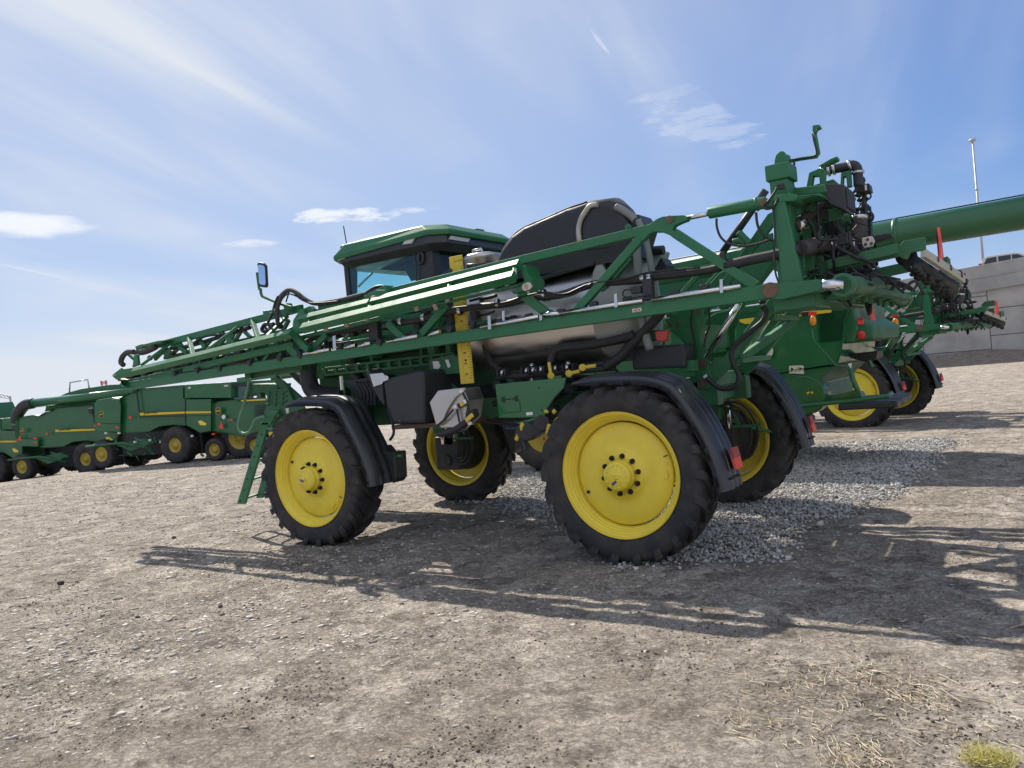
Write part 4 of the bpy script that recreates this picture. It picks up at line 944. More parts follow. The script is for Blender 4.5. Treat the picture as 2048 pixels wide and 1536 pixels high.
# swing cylinder lying across the back
for (dy, sg) in ((0, 1), (4.02, -1)):
    def q(x, y, X): 
        p = atX(x, y, X); return V3((p[0], dy+sg*p[1], p[2]))
    mm = MB(); mm.cyl(q(1644, 570, 2.33), q(1686, 570, 2.5), .052, 18); cr = B(mm, 'swing_cylinder_rod', 'chrome', car)
    mm = MB(); a = q(1684, 570, 2.49); b = q(1752, 571, 2.52); mm.cyl(a, b, .088, 20); mm.cyl(a, a+(b-a)*.06, .108, 20); mm.cyl(b, b+(b-a)*.25, .075, 16); B(mm, 'swing_cylinder', 'green_dull', car, .008)
m = MB(); random.seed(3)
for k in range(34):
    y0 = random.uniform(.6, 3.4); z0 = random.uniform(2.8, 3.75); x0 = random.uniform(2.02, 2.34)
    m.tube([(x0, y0, z0), (x0+random.uniform(-.03, .12), y0+random.uniform(-.25, .25), z0+random.uniform(-.35, .2)), (x0+random.uniform(-.1, .1), y0+random.uniform(-.5, .5), max(2.78, z0-random.uniform(-.2, .6)))], random.uniform(.010, .026), 7, sub=5)
for k in range(10):
    y0 = .7+k*.28; m.tube([(2.2, y0, 2.95), (2.45, y0+.1, 2.82), (2.6, y0+.3, 2.9), (2.7, y0+.35, 2.8)], .018, 7, sub=5)
B(m, 'carrier_hose', 'hose', car)
m = MB()
for k in range(20):
    y0 = random.uniform(.75, 3.3); z0 = random.uniform(2.85, 3.7); x0 = random.uniform(2.08, 2.36); d = random.uniform(.03, .075)
    m.box((x0-d, y0-d, z0-d), (x0+d, y0+d, z0+d*1.5))
B(m, 'valve_block', 'black', car, .01)
m = MB()
for k in range(9):
    y0 = random.uniform(.9, 3.2); z0 = random.uniform(2.8, 3.6); m.obox((random.uniform(2.3, 2.38), y0, z0), (.004, 0, 0), (0, .03, 0), (0, 0, .05))
B(m, 'label_sticker', 'white', car)
# big wrapped hoses
m = MB(); pt(m, [(1600, 498, .45), (1640, 489, .9), (1675, 485, 1.3), (1702, 478, 1.5), (1715, 466, 1.55), (1719, 438, 1.6)], .5, .085, 14); pt(m, [(1587, 455, .6), (1606, 440, .75), (1635, 415, 1.0), (1650, 405, 1.2)], .5, .06, 12)
B(m, 'wrapped_hose', 'hose_wrap', car)
mm = MB(); q = at(1717, 436, 1.58); mm.lathe([(.088, -.02), (.1, 0), (.088, .02)], q, (0, .1, 1), 16); q = at(1598, 450, .68); mm.lathe([(.06, -.05), (.072, 0), (.06, .05)], q, (.5, .5, .6), 14); B(mm, 'hose_clamp', 'steel', car)
# ribbed control box
bp_ = [(1647, 367), (1688, 368), (1692, 422), (1660, 408), (1650, 400)]
m = MB(); pl(m, bp_, .72, .48)
cb = B(m, 'control_box', 'plastic_dark', car, .012)
mm = MB(); a = at(1688, 370, .72)+V3((0, .05, 0)); b = at(1692, 420, .72)+V3((0, .05, 0))
for k in range(5):
    t = .02+.09*k; mm.bar(a+V3((.005, t, -.02)), b+V3((.005, t, .03)), .05, .03)
B(mm, 'cooling_rib', 'black', cb, .004)
m = MB(); pl(m, [(1708, 372), (1738, 366), (1741, 382), (1722, 386), (1710, 384)], 1.9, .2); sb = B(m, 'sensor_box', 'black', car, .01); mm = MB(); pl(mm, [(1729, 370), (1733, 369), (1734, 380), (1730, 381)], 1.89, .01); B(mm, 'label_sticker', 'white', sb)
m = MB(); pt(m, [(1650, 342), (1668, 338), (1690, 334), (1705, 330), (1714, 336), (1716, 352), (1717, 372)], 1.7, .052, 14); bp = B(m, 'boom_pipe', 'black', car)
mm = MB()
for q_, d in (((1658, 341), (1, 0, 0)), ((1668, 338), (1, 0, 0)), ((1700, 331), (1, 0, .2)), ((1716, 345), (0, 0, 1)), ((1645, 343), (1, 0, 0))): mm.lathe([(.054, -.015), (.066, -.012), (.066, .012), (.054, .015)], at(*q_, 1.7), d, 14)
B(mm, 'pipe_clamp', 'steel', bp)
m = MB(); pl(m, [(1682, 345), (1700, 340), (1702, 372), (1694, 374), (1692, 352), (1686, 354), (1685, 376), (1680, 377)], 1.65, .1); pl(m, [(1612, 376), (1618, 345), (1640, 336), (1650, 340), (1648, 372), (1640, 374), (1638, 352), (1626, 352), (1622, 376)], 1.1, .1)
pl(m, [(1636, 332), (1660, 318), (1674, 312), (1674, 318), (1650, 330)], 1.2, .15); B(m, 'pipe_bracket', 'green', car, .006)
m = MB()
for k in range(14):
    y0 = 2.0+.09*(k % 5); z0 = 470-k*9; pt(m, [(1718+random.uniform(-8, 8), z0), (1730+random.uniform(-5, 10), z0+8), (1722+random.uniform(-6, 10), z0+20)], y0, random.uniform(.012, .03), 7)
pl(m, [(1720, 420), (1740, 425), (1742, 470), (1722, 478)], 2.3, .15); pt(m, [(1742, 425), (1746, 432), (1744, 440), (1736, 440)], 2.0, .016, 6); pt(m, [(1738, 384), (1742, 392), (1738, 398), (1732, 398)], 2.0, .01, 6)
for k in range(30):
    x_, y_, Y_ = random.uniform(1698, 1742), random.uniform(385, 560), random.uniform(1.3, 2.6)
    pt(m, [(x_, y_), (x_+random.uniform(-12, 12), y_+random.uniform(-15, 15)), (x_+random.uniform(-18, 14), y_+random.uniform(-5, 35))], Y_, random.uniform(.010, .024), 6)
B(m, 'valve_stack', 'ink', car)
m = MB()
for k in range(26):
    x_, y_, Y_ = random.uniform(1610, 1720), random.uniform(430, 560), random.uniform(.55, 1.3)
    pt(m, [(x_, y_), (x_+random.uniform(-25, 10), y_+random.uniform(-8, 30)), (x_+random.uniform(-10, 40), y_+random.uniform(10, 45))], Y_, random.uniform(.008, .020), 6)
for k in range(16):
    x_, y_ = random.uniform(1640, 1830), random.uniform(545, 590); pt(m, [(x_, y_), (x_+random.uniform(5, 25), y_-random.uniform(5, 25)), (x_+random.uniform(25, 60), y_+random.uniform(-10, 15))], random.uniform(.6, 2.0), random.uniform(.010, .022), 6)
B(m, 'hydraulic_hose', 'hose', car)
m = MB(); pl(m, [(1724, 476), (1744, 472), (1749, 482), (1745, 492), (1728, 496), (1724, 488)], 1.2, .04); tri = B(m, 'hole_plate', 'cream', car, .004)
mm = MB()
for p_ in ((1735, 479), (1731, 489), (1743, 487)): q_ = at(*p_, 1.195); mm.cyl(q_, q_+V3((0, .01, 0)), .017, 12)
B(mm, 'plate_hole', 'bolt', tri)
m = MB(); pl(m, [(1748, 470), (1782, 466), (1785, 474), (1750, 484)], 1.8, .12); B(m, 'actuator', 'black', car, .01)
# camera arm on top
m = MB(); m.tube([at(1572, 324, .8), at(1600, 318, .8), at(1634, 313, .8), at(1637, 308, .8), at(1632, 280, .8), at(1628, 262, .8)], .02, 8); pl(m, [(1625, 251), (1638, 249), (1640, 254), (1632, 258), (1630, 264), (1625, 264)], .76, .1); pl(m, [(1565, 312), (1576, 309), (1578, 320), (1568, 322)], .75, .1)
ca = B(m, 'camera_arm', 'green', car); mm = MB(); pt(mm, [(1590, 328), (1586, 320), (1600, 317), (1625, 313), (1633, 305), (1628, 282), (1625, 266)], .76, .009, 6); pt(mm, [(1586, 322), (1591, 340), (1588, 356)], .74, .009, 6); B(mm, 'camera_cable', 'ink', ca)
m = MB(); pt(m, [(1554, 375), (1549, 385), (1538, 400), (1528, 412), (1532, 418), (1545, 415), (1553, 404), (1555, 396)], .28, .012, 6); pt(m, [(1547, 420), (1550, 470), (1548, 520), (1552, 550), (1560, 570)], .27, .010, 6); pl(m, [(1552, 370), (1566, 366), (1568, 376), (1556, 379)], .28, .06)
B(m, 'sensor_cable', 'hose', car)
# rear lower beams, light bar and slow vehicle triangle
m = MB()
for y in (1.0, 3.0): m.bar(at(1610, 548, 1.0)+V3((0, y-1, .02)), at(1800, 500, 1.0)+V3((0, y-1, .0)), .06, .13)
m.bar(at(1655, 530, .9), at(1795, 497, .9), .05, .10); pl(m, [(1793, 500), (1806, 482), (1850, 474), (1852, 500), (1822, 505), (1815, 520), (1800, 515)], 1.0, .05)
pl(m, [(1793, 500), (1806, 482), (1850, 474), (1852, 500), (1822, 505), (1815, 520), (1800, 515)], 2.6, .05)
m.prism([at(1876, 520, 1.9), at(1895, 512, 1.9), at(1897, 535, 1.9), at(1880, 545, 1.9)], (0, .4, 0))
ex = B(m, 'rear_beam', 'green_dull', car, .006)
a = at(1846, 506, 1.0); b = at(1926, 559, 1.9)
mat('bumper_pale', (.46, .45, .36), .5, var=.08, dust=.2)
m = MB(); m.bar(a, b, .05, .085); lb = B(m, 'rear_bumper', 'bumper_pale', car, .004)
mm = MB()
for t in (.3, .62, .9): mm.cyl(a+(b-a)*t+V3((.02, 0, .02)), a+(b-a)*t+V3((.034, 0, .02)), .03, 10)
B(mm, 'bumper_bolt', 'bolt', lb)
m = MB(); m.tube([a+V3((-.12, .05, -.07)), b+V3((-.12, 0, -.07))], .085, 12); 
for k in range(40):
    t = k/39; c_ = a+(b-a)*t+V3((-.12, 0, -.13)); m.sphere(c_+V3((random.uniform(-.05, .05), 0, random.uniform(-.03, .02))), random.uniform(.03, .055), 7, 5)
m.lathe([(.0, -.03), (.10, -.03), (.10, .03), (0, .03)], a+V3((-.16, .1, .0)), (0, 1, 0), 16)
B(m, 'hose_bundle', 'ink', car)
m = MB(); c_ = at(1884, 500, 1.75); m.prism([(c_[0], c_[1]-.26, c_[2]-.22), (c_[0], c_[1]+.26, c_[2]-.22), (c_[0], c_[1]+.24, c_[2]-.17), (c_[0], c_[1]+.03, c_[2]+.24), (c_[0], c_[1]-.03, c_[2]+.24), (c_[0], c_[1]-.24, c_[2]-.17)], (-.02, 0, 0)); sm_ = B(m, 'slow_vehicle_triangle', 'red', car, .004)
m = MB(); m.bar((c_[0]-.03, c_[1], c_[2]-.4), (c_[0]-.03, c_[1], c_[2]+.2), .05, .02); B(m, 'triangle_bracket', 'ink', sm_)
m = MB()
for k in range(7):
    y0 = .7+k*.41+random.uniform(-.1, .1); dz = random.uniform(-.03, .03); m.prism([(2.15, y0, 2.68+dz), (2.45, y0, 2.66+dz), (2.55, y0, 2.70), (2.6, y0, 2.80), (2.3, y0, 2.80)], (0, random.uniform(.05, .22), 0)); m.cyl((2.4+dz*3, y0+.1, 2.7), (2.4+dz*3, y0+.1, 2.62), .03, 8)
m.bar((2.5, .5, 2.74), (2.62, 3.5, 2.72), .12, .06); B(m, 'hinge_lug', 'green_dull', car, .008)

# ---------------------------------------------------------------- near boom wing folded forward
YR, YF, YO = .36, .78, .17
m = MB()
pb(m, 1546, 582, 256, 772, YR, .12, .15); pb(m, 1500, 592, 262, 774, YF, .10, .10)
# top chord
pb(m, 1335, 450, 640, 618, YR, .08, .105); 
m.prism([at(x, y, YR-.047) for x, y in [(1276, 466), (1296, 450), (1312, 438), (1324, 433), (1345, 431), (1366, 430), (1374, 433), (1374, 441), (1360, 446), (1348, 452), (1345, 460), (1352, 468), (1366, 478), (1356, 482), (1338, 470), (1322, 464), (1306, 464), (1296, 470), (1286, 482), (1276, 478)]], (0, .1, 0))
pb(m, 1350, 466, 1514, 573, YR, .085, .10); pb(m, 1284, 474, 1140, 638, YR, .08, .095, ext=.03); pb(m, 1262, 515, 1180, 612, YF, .07, .07)
pb(m, 1040, 585, 1113, 642, YR, .07, .11); pb(m, 1062, 580, 1128, 622, YF, .06, .08); pb(m, 893, 612, 832, 682, YR, .07, .10); pb(m, 776, 646, 818, 686, YR, .07, .10); pb(m, 916, 610, 880, 650, YF, .06, .09)
for tri_ in ([(1120, 642), (1098, 618), (1113, 628), (1126, 640)], [(1155, 625), (1150, 640), (1130, 640)]): m.prism([at(x, y, YR-.03) for x, y in tri_], (0, .06, 0))
pb(m, 654, 668, 612, 712, YR, .06, .09); pb(m, 583, 664, 618, 700, YR-.1, .08, .10); pb(m, 578, 694, 598, 714, YR, .07, .12)
pb(m, 760, 637, 1056, 566, YO+.1, .05, .035); pb(m, 590, 690, 246, 768, YR+.02, .09, .10); pb(m, 600, 676, 760, 637, YR, .05, .06)
# chord gussets toward the tip
for x, y, x2, y2 in ((548, 690, 520, 735), (505, 700, 522, 738), (455, 712, 440, 745), (425, 722, 438, 750), (400, 722, 388, 752), (345, 736, 352, 758), (290, 748, 300, 768), (560, 706, 575, 730)):
    pb(m, x, y, x2, y2, YR+.03, .04, .06)
boom = B(m, 'boom_wing', 'green', spr, .010)
# the inner folded section packed between the two outer chords
m = MB(); random.seed(11)
for (a1, b1, a2, b2, Y_, h_) in ((596, 700, 256, 764, .50, .09), (600, 680, 262, 756, .58, .08), (590, 706, 262, 770, .66, .07), (600, 655, 330, 716, .70, .06), (1000, 640, 600, 700, .62, .05)): pb(m, a1, b1, a2, b2, Y_, .07, h_)
for k in range(20):
    t = (k+.5)/20; x_ = 590-t*320; y0 = 664+t*72; y1 = 708+t*58; d_ = random.choice((-14, 12, 16, -9))
    pb(m, x_, y0, x_+d_, y1, random.uniform(.44, .62), .05, .07)
    if k % 2: pb(m, x_, y0-8, x_-d_*1.3, y0-30+t*4, .60, .05, .06)
B(m, 'inner_section', 'green_dull', boom, .008)
m = MB()
for k in range(44):
    t = random.uniform(.02, .98); x_ = 600-t*340; y0 = 668+t*74; y1 = 706+t*58; yy = random.uniform(y0, y1); L_ = random.uniform(10, 46)
    pt(m, [(x_, yy), (x_-L_*.5, yy+L_*.1+random.uniform(-4, 4)), (x_-L_, yy+L_*.22)], random.uniform(.38, .7), random.uniform(.014, .034), 7)
for k in range(22):
    t = random.uniform(.02, .98); x_ = 600-t*340; yy = random.uniform(668+t*74, 706+t*58); c_ = at(x_, yy, random.uniform(.36, .6)); d_ = random.uniform(.025, .06); m.box(c_-d_, c_+d_)
for k in range(26):
    t = random.uniform(0, 1); x_ = 620+t*400; y0 = 668-t*90; y1 = 704-t*62; yy = random.uniform(y0, y1); L_ = random.uniform(14, 60)
    pt(m, [(x_, yy), (x_+L_*.5, yy-L_*.1+random.uniform(-4, 4)), (x_+L_, yy-L_*.2)], random.uniform(.40, .7), random.uniform(.012, .030), 7)
    if k % 3 == 0: c_ = at(x_, yy, .5); m.box(c_-.05, c_+.05)
B(m, 'spray_hose', 'hose', boom)
m = MB()      # folded outer section lying outside
pb(m, 1040, 529, 745, 604, YO-.05, .10, .10, 45); pb(m, 1030, 553, 606, 657, YO-.27, .11, .11, 45); pb(m, 741, 606, 600, 640, YO-.05, .10, .10, 45)
for x, y in ((1030, 545), (900, 578), (740, 620), (620, 650)): m.bar(at(x, y-12, YO-.05), at(x, y+8, YO-.27), .05, .05)
pb(m, 584, 667, 232, 752, YO-.12, .10, .10, 45)
pb(m, 604, 616, 318, 690, YO+.42, .08, .11)
wp = MB()
for x, y, x2, y2 in ((378, 676, 386, 711), (505, 642, 517, 678)): wp.bar(at(x, y, YO+.40), at(x2, y2, YO-.09), .075, .05, 25)
for x, y, x2, y2 in ((479, 651, 414, 701), (341, 687, 282, 731), (575, 632, 535, 672), (620, 640, 560, 668)): m.bar(at(x, y, YO+.40), at(x2, y2, YO-.10), .05, .05)
for x, y, x2, y2 in ((395, 676, 412, 695), (352, 690, 375, 705), (440, 664, 470, 686), (470, 660, 455, 690), (350, 690, 330, 712)): m.bar(at(x, y, YO+.43), at(x2, y2, YO+.38), .05, .08)
pl(m, [(224, 750), (243, 735), (247, 738), (262, 736), (262, 745), (235, 756), (228, 756)], YO-.16, .1); pl(m, [(268, 710), (274, 709), (276, 730), (264, 735), (266, 724)], YO+.1, .05); pl(m, [(236, 756), (246, 764), (244, 770), (252, 776), (246, 770), (240, 768), (248, 760)], YO+.05, .1)
# hinge blocks
pl(m, [(584, 664), (586, 640), (600, 619), (606, 618), (610, 634), (600, 652), (606, 662), (590, 668)], YO-.04, .12); pl(m, [(600, 638), (612, 620), (625, 618), (630, 640), (612, 660), (602, 660)], YO+.02, .2)
pl(m, [(727, 592), (752, 580), (770, 580), (778, 602), (768, 618), (748, 612), (728, 618)], YO-.03, .16); pl(m, [(742, 585), (768, 570), (780, 590), (784, 600), (770, 600)], YO+.02, .2)
pl(m, [(1040, 533), (1050, 530), (1056, 550), (1064, 560), (1062, 578), (1052, 578), (1046, 552)], YO-.02, .3); pl(m, [(1022, 582), (1056, 570), (1060, 578), (1026, 588)], YO, .1)
pl(m, [(592, 632), (607, 617), (618, 612), (628, 622), (614, 645), (600, 652)], YO+.25, .1); pl(m, [(281, 690), (283, 694), (320, 686), (330, 680), (317, 681)], YO+.2, .2); pl(m, [(270, 693), (283, 688), (284, 696), (272, 700)], YO+.25, .15)
pl(m, [(565, 610), (574, 606), (580, 624), (572, 628)], YO+.3, .1); pl(m, [(525, 622), (540, 620), (542, 634), (527, 636)], YO+.4, .12)
out = B(m, 'outer_section', 'green', boom, .008)
B(wp, 'web_plate', 'green_dull', out, .006)
m = MB()
for x, y in ((1055, 572), (1050, 574)): q_ = at(x, y, YO-.04); m.cyl(q_, q_+V3((0, .05, 0)), .045, 14)
q_ = at(746, 597, YO-.05); m.cyl(q_, q_+V3((0, .04, 0)), .045, 16); B(m, 'hinge_pin', 'cream', out)
for i, (x, y) in enumerate(((868, 618), (891, 602), (950, 586), (1010, 570), (830, 620), (690, 652), (648, 660), (730, 640))):
    mm = MB(); pl(mm, [(x-4, y-9), (x+3, y-10), (x+7, y+1), (x, y+3)], YO+.06, .03); B(mm, 'rest_pad', 'tan_wood', out, .003)
m = MB(); pt(m, [(268, 704), (256, 704), (246, 712), (242, 724), (247, 730)], YO+.2, .048, 10); pt(m, [(270, 705), (285, 705), (300, 700), (312, 694)], YO+.25, .05, 10)
pt(m, [(556, 650), (554, 620), (560, 600), (570, 585), (580, 580), (594, 586), (610, 598), (630, 607), (660, 604), (690, 598), (740, 585), (760, 578)], YO+.12, .034, 10); B(m, 'fold_hose', 'hose_wrap', out)
m = MB(); pt(m, [(560, 648), (550, 620), (556, 596), (572, 579), (584, 582), (604, 600), (640, 610), (690, 600)], YO+.16, .012, 6); pt(m, [(566, 640), (558, 616), (566, 596), (578, 588), (596, 594), (622, 606), (680, 602)], YO+.08, .011, 6); pt(m, [(556, 640), (546, 624), (550, 605), (556, 592)], YO+.1, .014, 6); pt(m, [(546, 625), (536, 645), (530, 655), (545, 664)], YO+.1, .02, 6); pt(m, [(579, 581), (572, 604)], YO+.15, .012, 6); pt(m, [(690, 600), (720, 592), (750, 574), (770, 573), (782, 582)], YO+.1, .018, 6); pt(m, [(528, 650), (524, 660), (535, 664), (545, 656), (535, 648), (528, 650)], YO+.1, .03, 8)
for x in (1020, 940, 878): m.tube([at(x, 531+(1020-x)*.26, YO-.07), at(x-3, 548+(1020-x)*.26, YO-.06), at(x-2, 552+(1020-x)*.26, YO)], .008, 6)
pt(m, [(330, 700), (370, 694), (420, 680), (500, 655)], YO+.42, .035, 8); pt(m, [(380, 690), (400, 678), (415, 672), (450, 668), (475, 660)], YO+.36, .018, 7)
for (x, y) in ((560, 652), (545, 650), (640, 640), (735, 614), (300, 716), (345, 706)): m.sphere(at(x, y, YO+.2), .05, 8, 6)
B(m, 'fold_cable', 'ink', out)
for x in (597, 601): pass
for (x1, y1, x2, y2, Yp) in ((962, 654, 1078, 633, .28), (1082, 629, 1120, 627, .28), (1118, 627, 1286, 601, .28), (1303, 600, 1482, 572, .28), (858, 670, 880, 663, .28), (775, 683, 836, 672, .28), (608, 708, 660, 699, .28), (690, 695, 712, 690, .28), (718, 692, 742, 686, .28)):
    mm = MB(); mm.cyl(at(x1, y1, Yp), at(x2, y2, Yp), .028, 12); B(mm, 'nozzle_pipe', 'chrome', boom)
mm = MB()
for x, y in ((1058, 640), (1122, 631), (1188, 616), (1255, 607), (1350, 594), (1408, 583), (1000, 650), (945, 655), (900, 664), (830, 676), (760, 690), (640, 703), (600, 716), (560, 722), (500, 732), (440, 742), (395, 746), (350, 752), (700, 694), (680, 697)):
    c_ = at(x, y-6, .30); mm.obox(c_, (.03, 0, 0), (0, .03, 0), (0, 0, .045)); mm.cyl(c_+V3((0, .02, -.03)), c_+V3((0, .02, -.09)), .022, 8); mm.cyl(c_+V3((-.05, 0, .01)), c_+V3((.05, 0, .01)), .035, 10)
B(mm, 'nozzle_body', 'black', boom, .006)
for x, y in ((978, 644), (1231, 600), (1442, 571), (668, 684)):
    mm = MB(); pl(mm, [(x-3, y-12), (x+3, y-13), (x+4, y+14), (x-2, y+15)], .24, .012); q_ = at(x+.5, y-8, .235); mm.cyl(q_, q_+V3((0, .01, 0)), .016, 8); B(mm, 'pipe_bracket', 'steel', boom)
mm = MB(); pl(mm, [(1004, 622), (1009, 621), (1009, 650), (1004, 651)], .28, .012); pl(mm, [(1078, 628), (1084, 627), (1084, 640), (1079, 641)], .26, .03); B(mm, 'pipe_hanger', 'steel', boom)
mm = MB()
pt(mm, [(780, 646), (840, 640), (905, 622), (960, 613), (1010, 608), (1060, 596), (1120, 590), (1180, 570), (1230, 564), (1280, 560), (1300, 555), (1360, 548), (1420, 540), (1450, 530)], .42, .045, 10, 4)
pt(mm, [(1450, 532), (1500, 520), (1540, 512), (1600, 498)], .36, .055, 10, 4)
pt(mm, [(600, 690), (640, 672), (700, 660), (760, 650)], .45, .04, 10, 4)
pt(mm, [(270, 760), (340, 742), (420, 730), (500, 720), (560, 712), (600, 704)], .46, .035, 8, 4)
pt(mm, [(300, 748), (330, 740), (380, 727), (450, 715), (520, 700), (580, 690)], .6, .04, 8, 4)
hs = B(mm, 'boom_hose', 'hose', boom)
mm = MB()
pt(mm, [(905, 616), (960, 610), (1010, 605), (1050, 592), (1090, 585), (1130, 588), (1180, 568), (1250, 558), (1300, 545), (1400, 535)], .33, .014, 6, 5); pt(mm, [(1090, 586), (1120, 594), (1150, 588), (1185, 565)], .32, .010, 6, 5); pt(mm, [(1300, 590), (1260, 596), (1246, 590), (1250, 580), (1262, 580)], .25, .009, 6)
B(mm, 'boom_cable', 'ink', hs)
mm = MB()
for x, y in ((848, 636), (802, 644), (920, 622), (996, 607), (1088, 588), (1286, 556), (1300, 556)): mm.lathe([(.046, -.025), (.062, -.02), (.062, .02), (.046, .025)], at(x, y, .42), (1, 0, .15), 12)
B(mm, 'hose_clamp', 'steel', hs)
mm = MB(); pl(mm, [(1283, 560), (1302, 556), (1304, 598), (1288, 602), (1284, 582)], .30, .1); mm.box(at(1262, 588, .28), at(1286, 572, .36)); pl(mm, [(735, 640), (752, 636), (756, 680), (738, 684)], .4, .1); pl(mm, [(570, 700), (590, 696), (600, 715), (575, 722)], .42, .1); pl(mm, [(1438, 505), (1448, 502), (1452, 530), (1440, 534)], .33, .06)
for x, y in ((330, 748), (370, 735), (415, 728), (465, 722), (300, 742), (540, 712), (500, 690), (590, 676)): mm.sphere(at(x, y, .5), random.uniform(.05, .09), 8, 6)
B(mm, 'section_valve', 'black', boom, .008)
mm = MB(); pl(mm, [(1264, 618), (1282, 615), (1283, 622), (1265, 625)], YR-.064, .004); B(mm, 'warning_label', 'cream', boom)
for px in ([(1266.5, 622.5), (1270, 619), (1271, 622)], [(1276, 620.5), (1279.5, 617.5), (1280, 620.5)]):
    mm = MB(); pl(mm, px, YR-.067, .003); B(mm, 'warning_symbol', 'ink', boom)
mm = MB(); px = [(1273.5, 616.8), (1277, 619.5), (1273.8, 623), (1270.5, 620)]; mm.tube([at(x, y, YR-.066) for x, y in px+px[:1]], .004, 5); B(mm, 'warning_symbol', 'red', boom)
mm = MB(); mm.cyl(at(1370, 437, YR), at(1424, 426, YR), .026, 14); B(mm, 'fold_cylinder_rod', 'chrome', boom)
mm = MB(); mm.cyl(at(1418, 426, YR), at(1532, 405, YR), .062, 18); mm.cyl(at(1512, 409, YR), at(1516, 408, YR), .072, 18); pl(mm, [(1520, 402), (1532, 396), (1545, 400), (1545, 412), (1522, 416)], YR-.05, .1); fc = B(mm, 'fold_cylinder', 'green', boom, .006)
mm = MB()
for x, y in ((1527, 405), (1339, 438)): q_ = at(x, y, YR-.07); mm.cyl(q_, q_+V3((0, .05, 0)), .038, 14)
B(mm, 'cylinder_pin', 'rust', fc)
mm = MB(); pt(mm, [(1433, 437), (1434, 455), (1442, 475), (1460, 488), (1490, 492), (1520, 486), (1542, 478)], YR-.05, .013, 7); pt(mm, [(1512, 425), (1515, 450), (1525, 468), (1545, 482)], YR, .014, 7); B(mm, 'cylinder_hose', 'hose', fc)
mm = MB(); pl(mm, [(1252, 460), (1249, 452), (1255, 448), (1260, 452), (1260, 462)], YR-.03, .04); q_ = at(1255, 453, YR-.045); mm.cyl(q_, q_+V3((0, .02, 0)), .012, 8); B(mm, 'lifting_eye', 'green', boom)
mirror(boom)
tag(spr, 'nearest tall green crop sprayer on high yellow-rimmed wheels, boom folded forward over its cab', 'crop sprayer', 'self-propelled crop sprayers')
# ---------------------------------------------------------------- second sprayer, a copy farther back
s2 = copy_tree(spr)
h2 = R(-9.6)
c2, n2 = math.cos(h2), math.sin(h2)
wx, wy = (-.10, 14.45)            # where its near rear tyre stands
dx, dy = RO[0], RO[1]
s2.rotation_euler = (0, 0, h2); s2.location = (wx+dx*c2-dy*n2, wy+dx*n2+dy*c2, -.10)
for c in list(COL.objects):
    if c.parent == s2 and c.name.split('.')[0] in ('boom_carrier', 'lift_linkage', 'boom_wing', 'rear_frame', 'mirror_arm', 'tank', 'cab'): c.location.z -= .24
tag(s2, 'farther green sprayer behind the combine at right, only its rear wheels, mast and arms showing', 'crop sprayer', 'self-propelled crop sprayers')

# ---------------------------------------------------------------- frames for the machines farther off
class Frame:
    def __init__(s, o, rear, name):
        s.o = V3((o[0], o[1], o[2] if len(o) > 2 else 0)); s.r = unit(V3((rear[0], rear[1], 0))); s.a = V3((-s.r[1], s.r[0], 0))
        if s.a @ V3((CF[0], CF[1], 0)) < 0: s.a = -s.a
        s.root = empty(name, tuple(s.o), 0)
    def at(s, x, y, c): return atN(x, y, s.o+s.a*c, s.a)
    def P(s, u, v, z): return s.o+s.r*u+s.a*v+V3((0, 0, z))           # rearward, away, up
    def pl(s, mb, px, c, t): return mb.prism([s.at(x, y, c) for x, y in px], s.a*t)
    def build(s, mb, name, m, parent=None, bevel=0., seg=2): return mb.build(name, m, parent or s.root, s.o, bevel, seg)
    def loft(s, mb, px, cs):              # the outline repeated at several depths, shrunk about its centre
        rows = []
        base = [s.at(x, y, cs[0][0]) for x, y in px]; 
        p0 = [s.at(x, y, 0) for x, y in px]; cen = sum(p0)/len(p0)
        for c, k in cs: rows.append([cen+(p-cen)*k+s.a*c for p in p0])
        mb.grid(rows, smooth=False, closed=True); n = len(px)
        mb.add(rows[0], [list(range(n))]); mb.add(rows[-1], [list(range(n))[::-1]]); return mb
def simple_wheel(F, u, v, z, r, w, rimr, parent=None, lugs=18):
    # axle along the away direction; outer face toward the viewer
    c = F.P(u, v, z); h = MB()
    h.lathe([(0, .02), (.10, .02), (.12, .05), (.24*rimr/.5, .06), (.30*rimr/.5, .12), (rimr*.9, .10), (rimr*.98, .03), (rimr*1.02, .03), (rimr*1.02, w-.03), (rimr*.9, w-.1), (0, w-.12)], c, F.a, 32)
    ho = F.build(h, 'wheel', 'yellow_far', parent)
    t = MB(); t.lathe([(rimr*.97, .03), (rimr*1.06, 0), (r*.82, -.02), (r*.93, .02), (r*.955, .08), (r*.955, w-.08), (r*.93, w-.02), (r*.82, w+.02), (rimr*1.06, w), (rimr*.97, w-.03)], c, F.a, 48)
    for sg in (0, 1):
        for k in range(lugs):
            a0 = 2*math.pi*(k+.5*sg)/lugs; rows = []
            for (q, ri) in ((.48, 1.0), (.25, 1.0), (.06, .985), (.0, .93)):
                a = a0+(.5-q)*.5; y = (q*w if sg == 0 else w-q*w); pa = []
                for da, rr in ((-.055, .93), (-.04, ri), (.04, ri), (.055, .93)):
                    b = unit(np.cross(F.a, V3((0, 0, 1)))); pa.append(c+F.a*y+r*min(rr, ri)*(b*math.cos(a+da)+V3((0, 0, 1))*math.sin(a+da)))
                rows.append(pa)
            t.grid(rows, smooth=False)
    F.build(t, 'tyre', 'rubber', ho)
    nb = MB()
    b = unit(np.cross(F.a, V3((0, 0, 1))))
    for k in range(8):
        a = 2*math.pi*k/8; q = c+rimr*.36*(b*math.cos(a)+V3((0, 0, 1))*math.sin(a)); nb.cyl(q+F.a*.04, q+F.a*.08, .022, 6)
    F.build(nb, 'wheel_nut', 'ink', ho)
    return ho

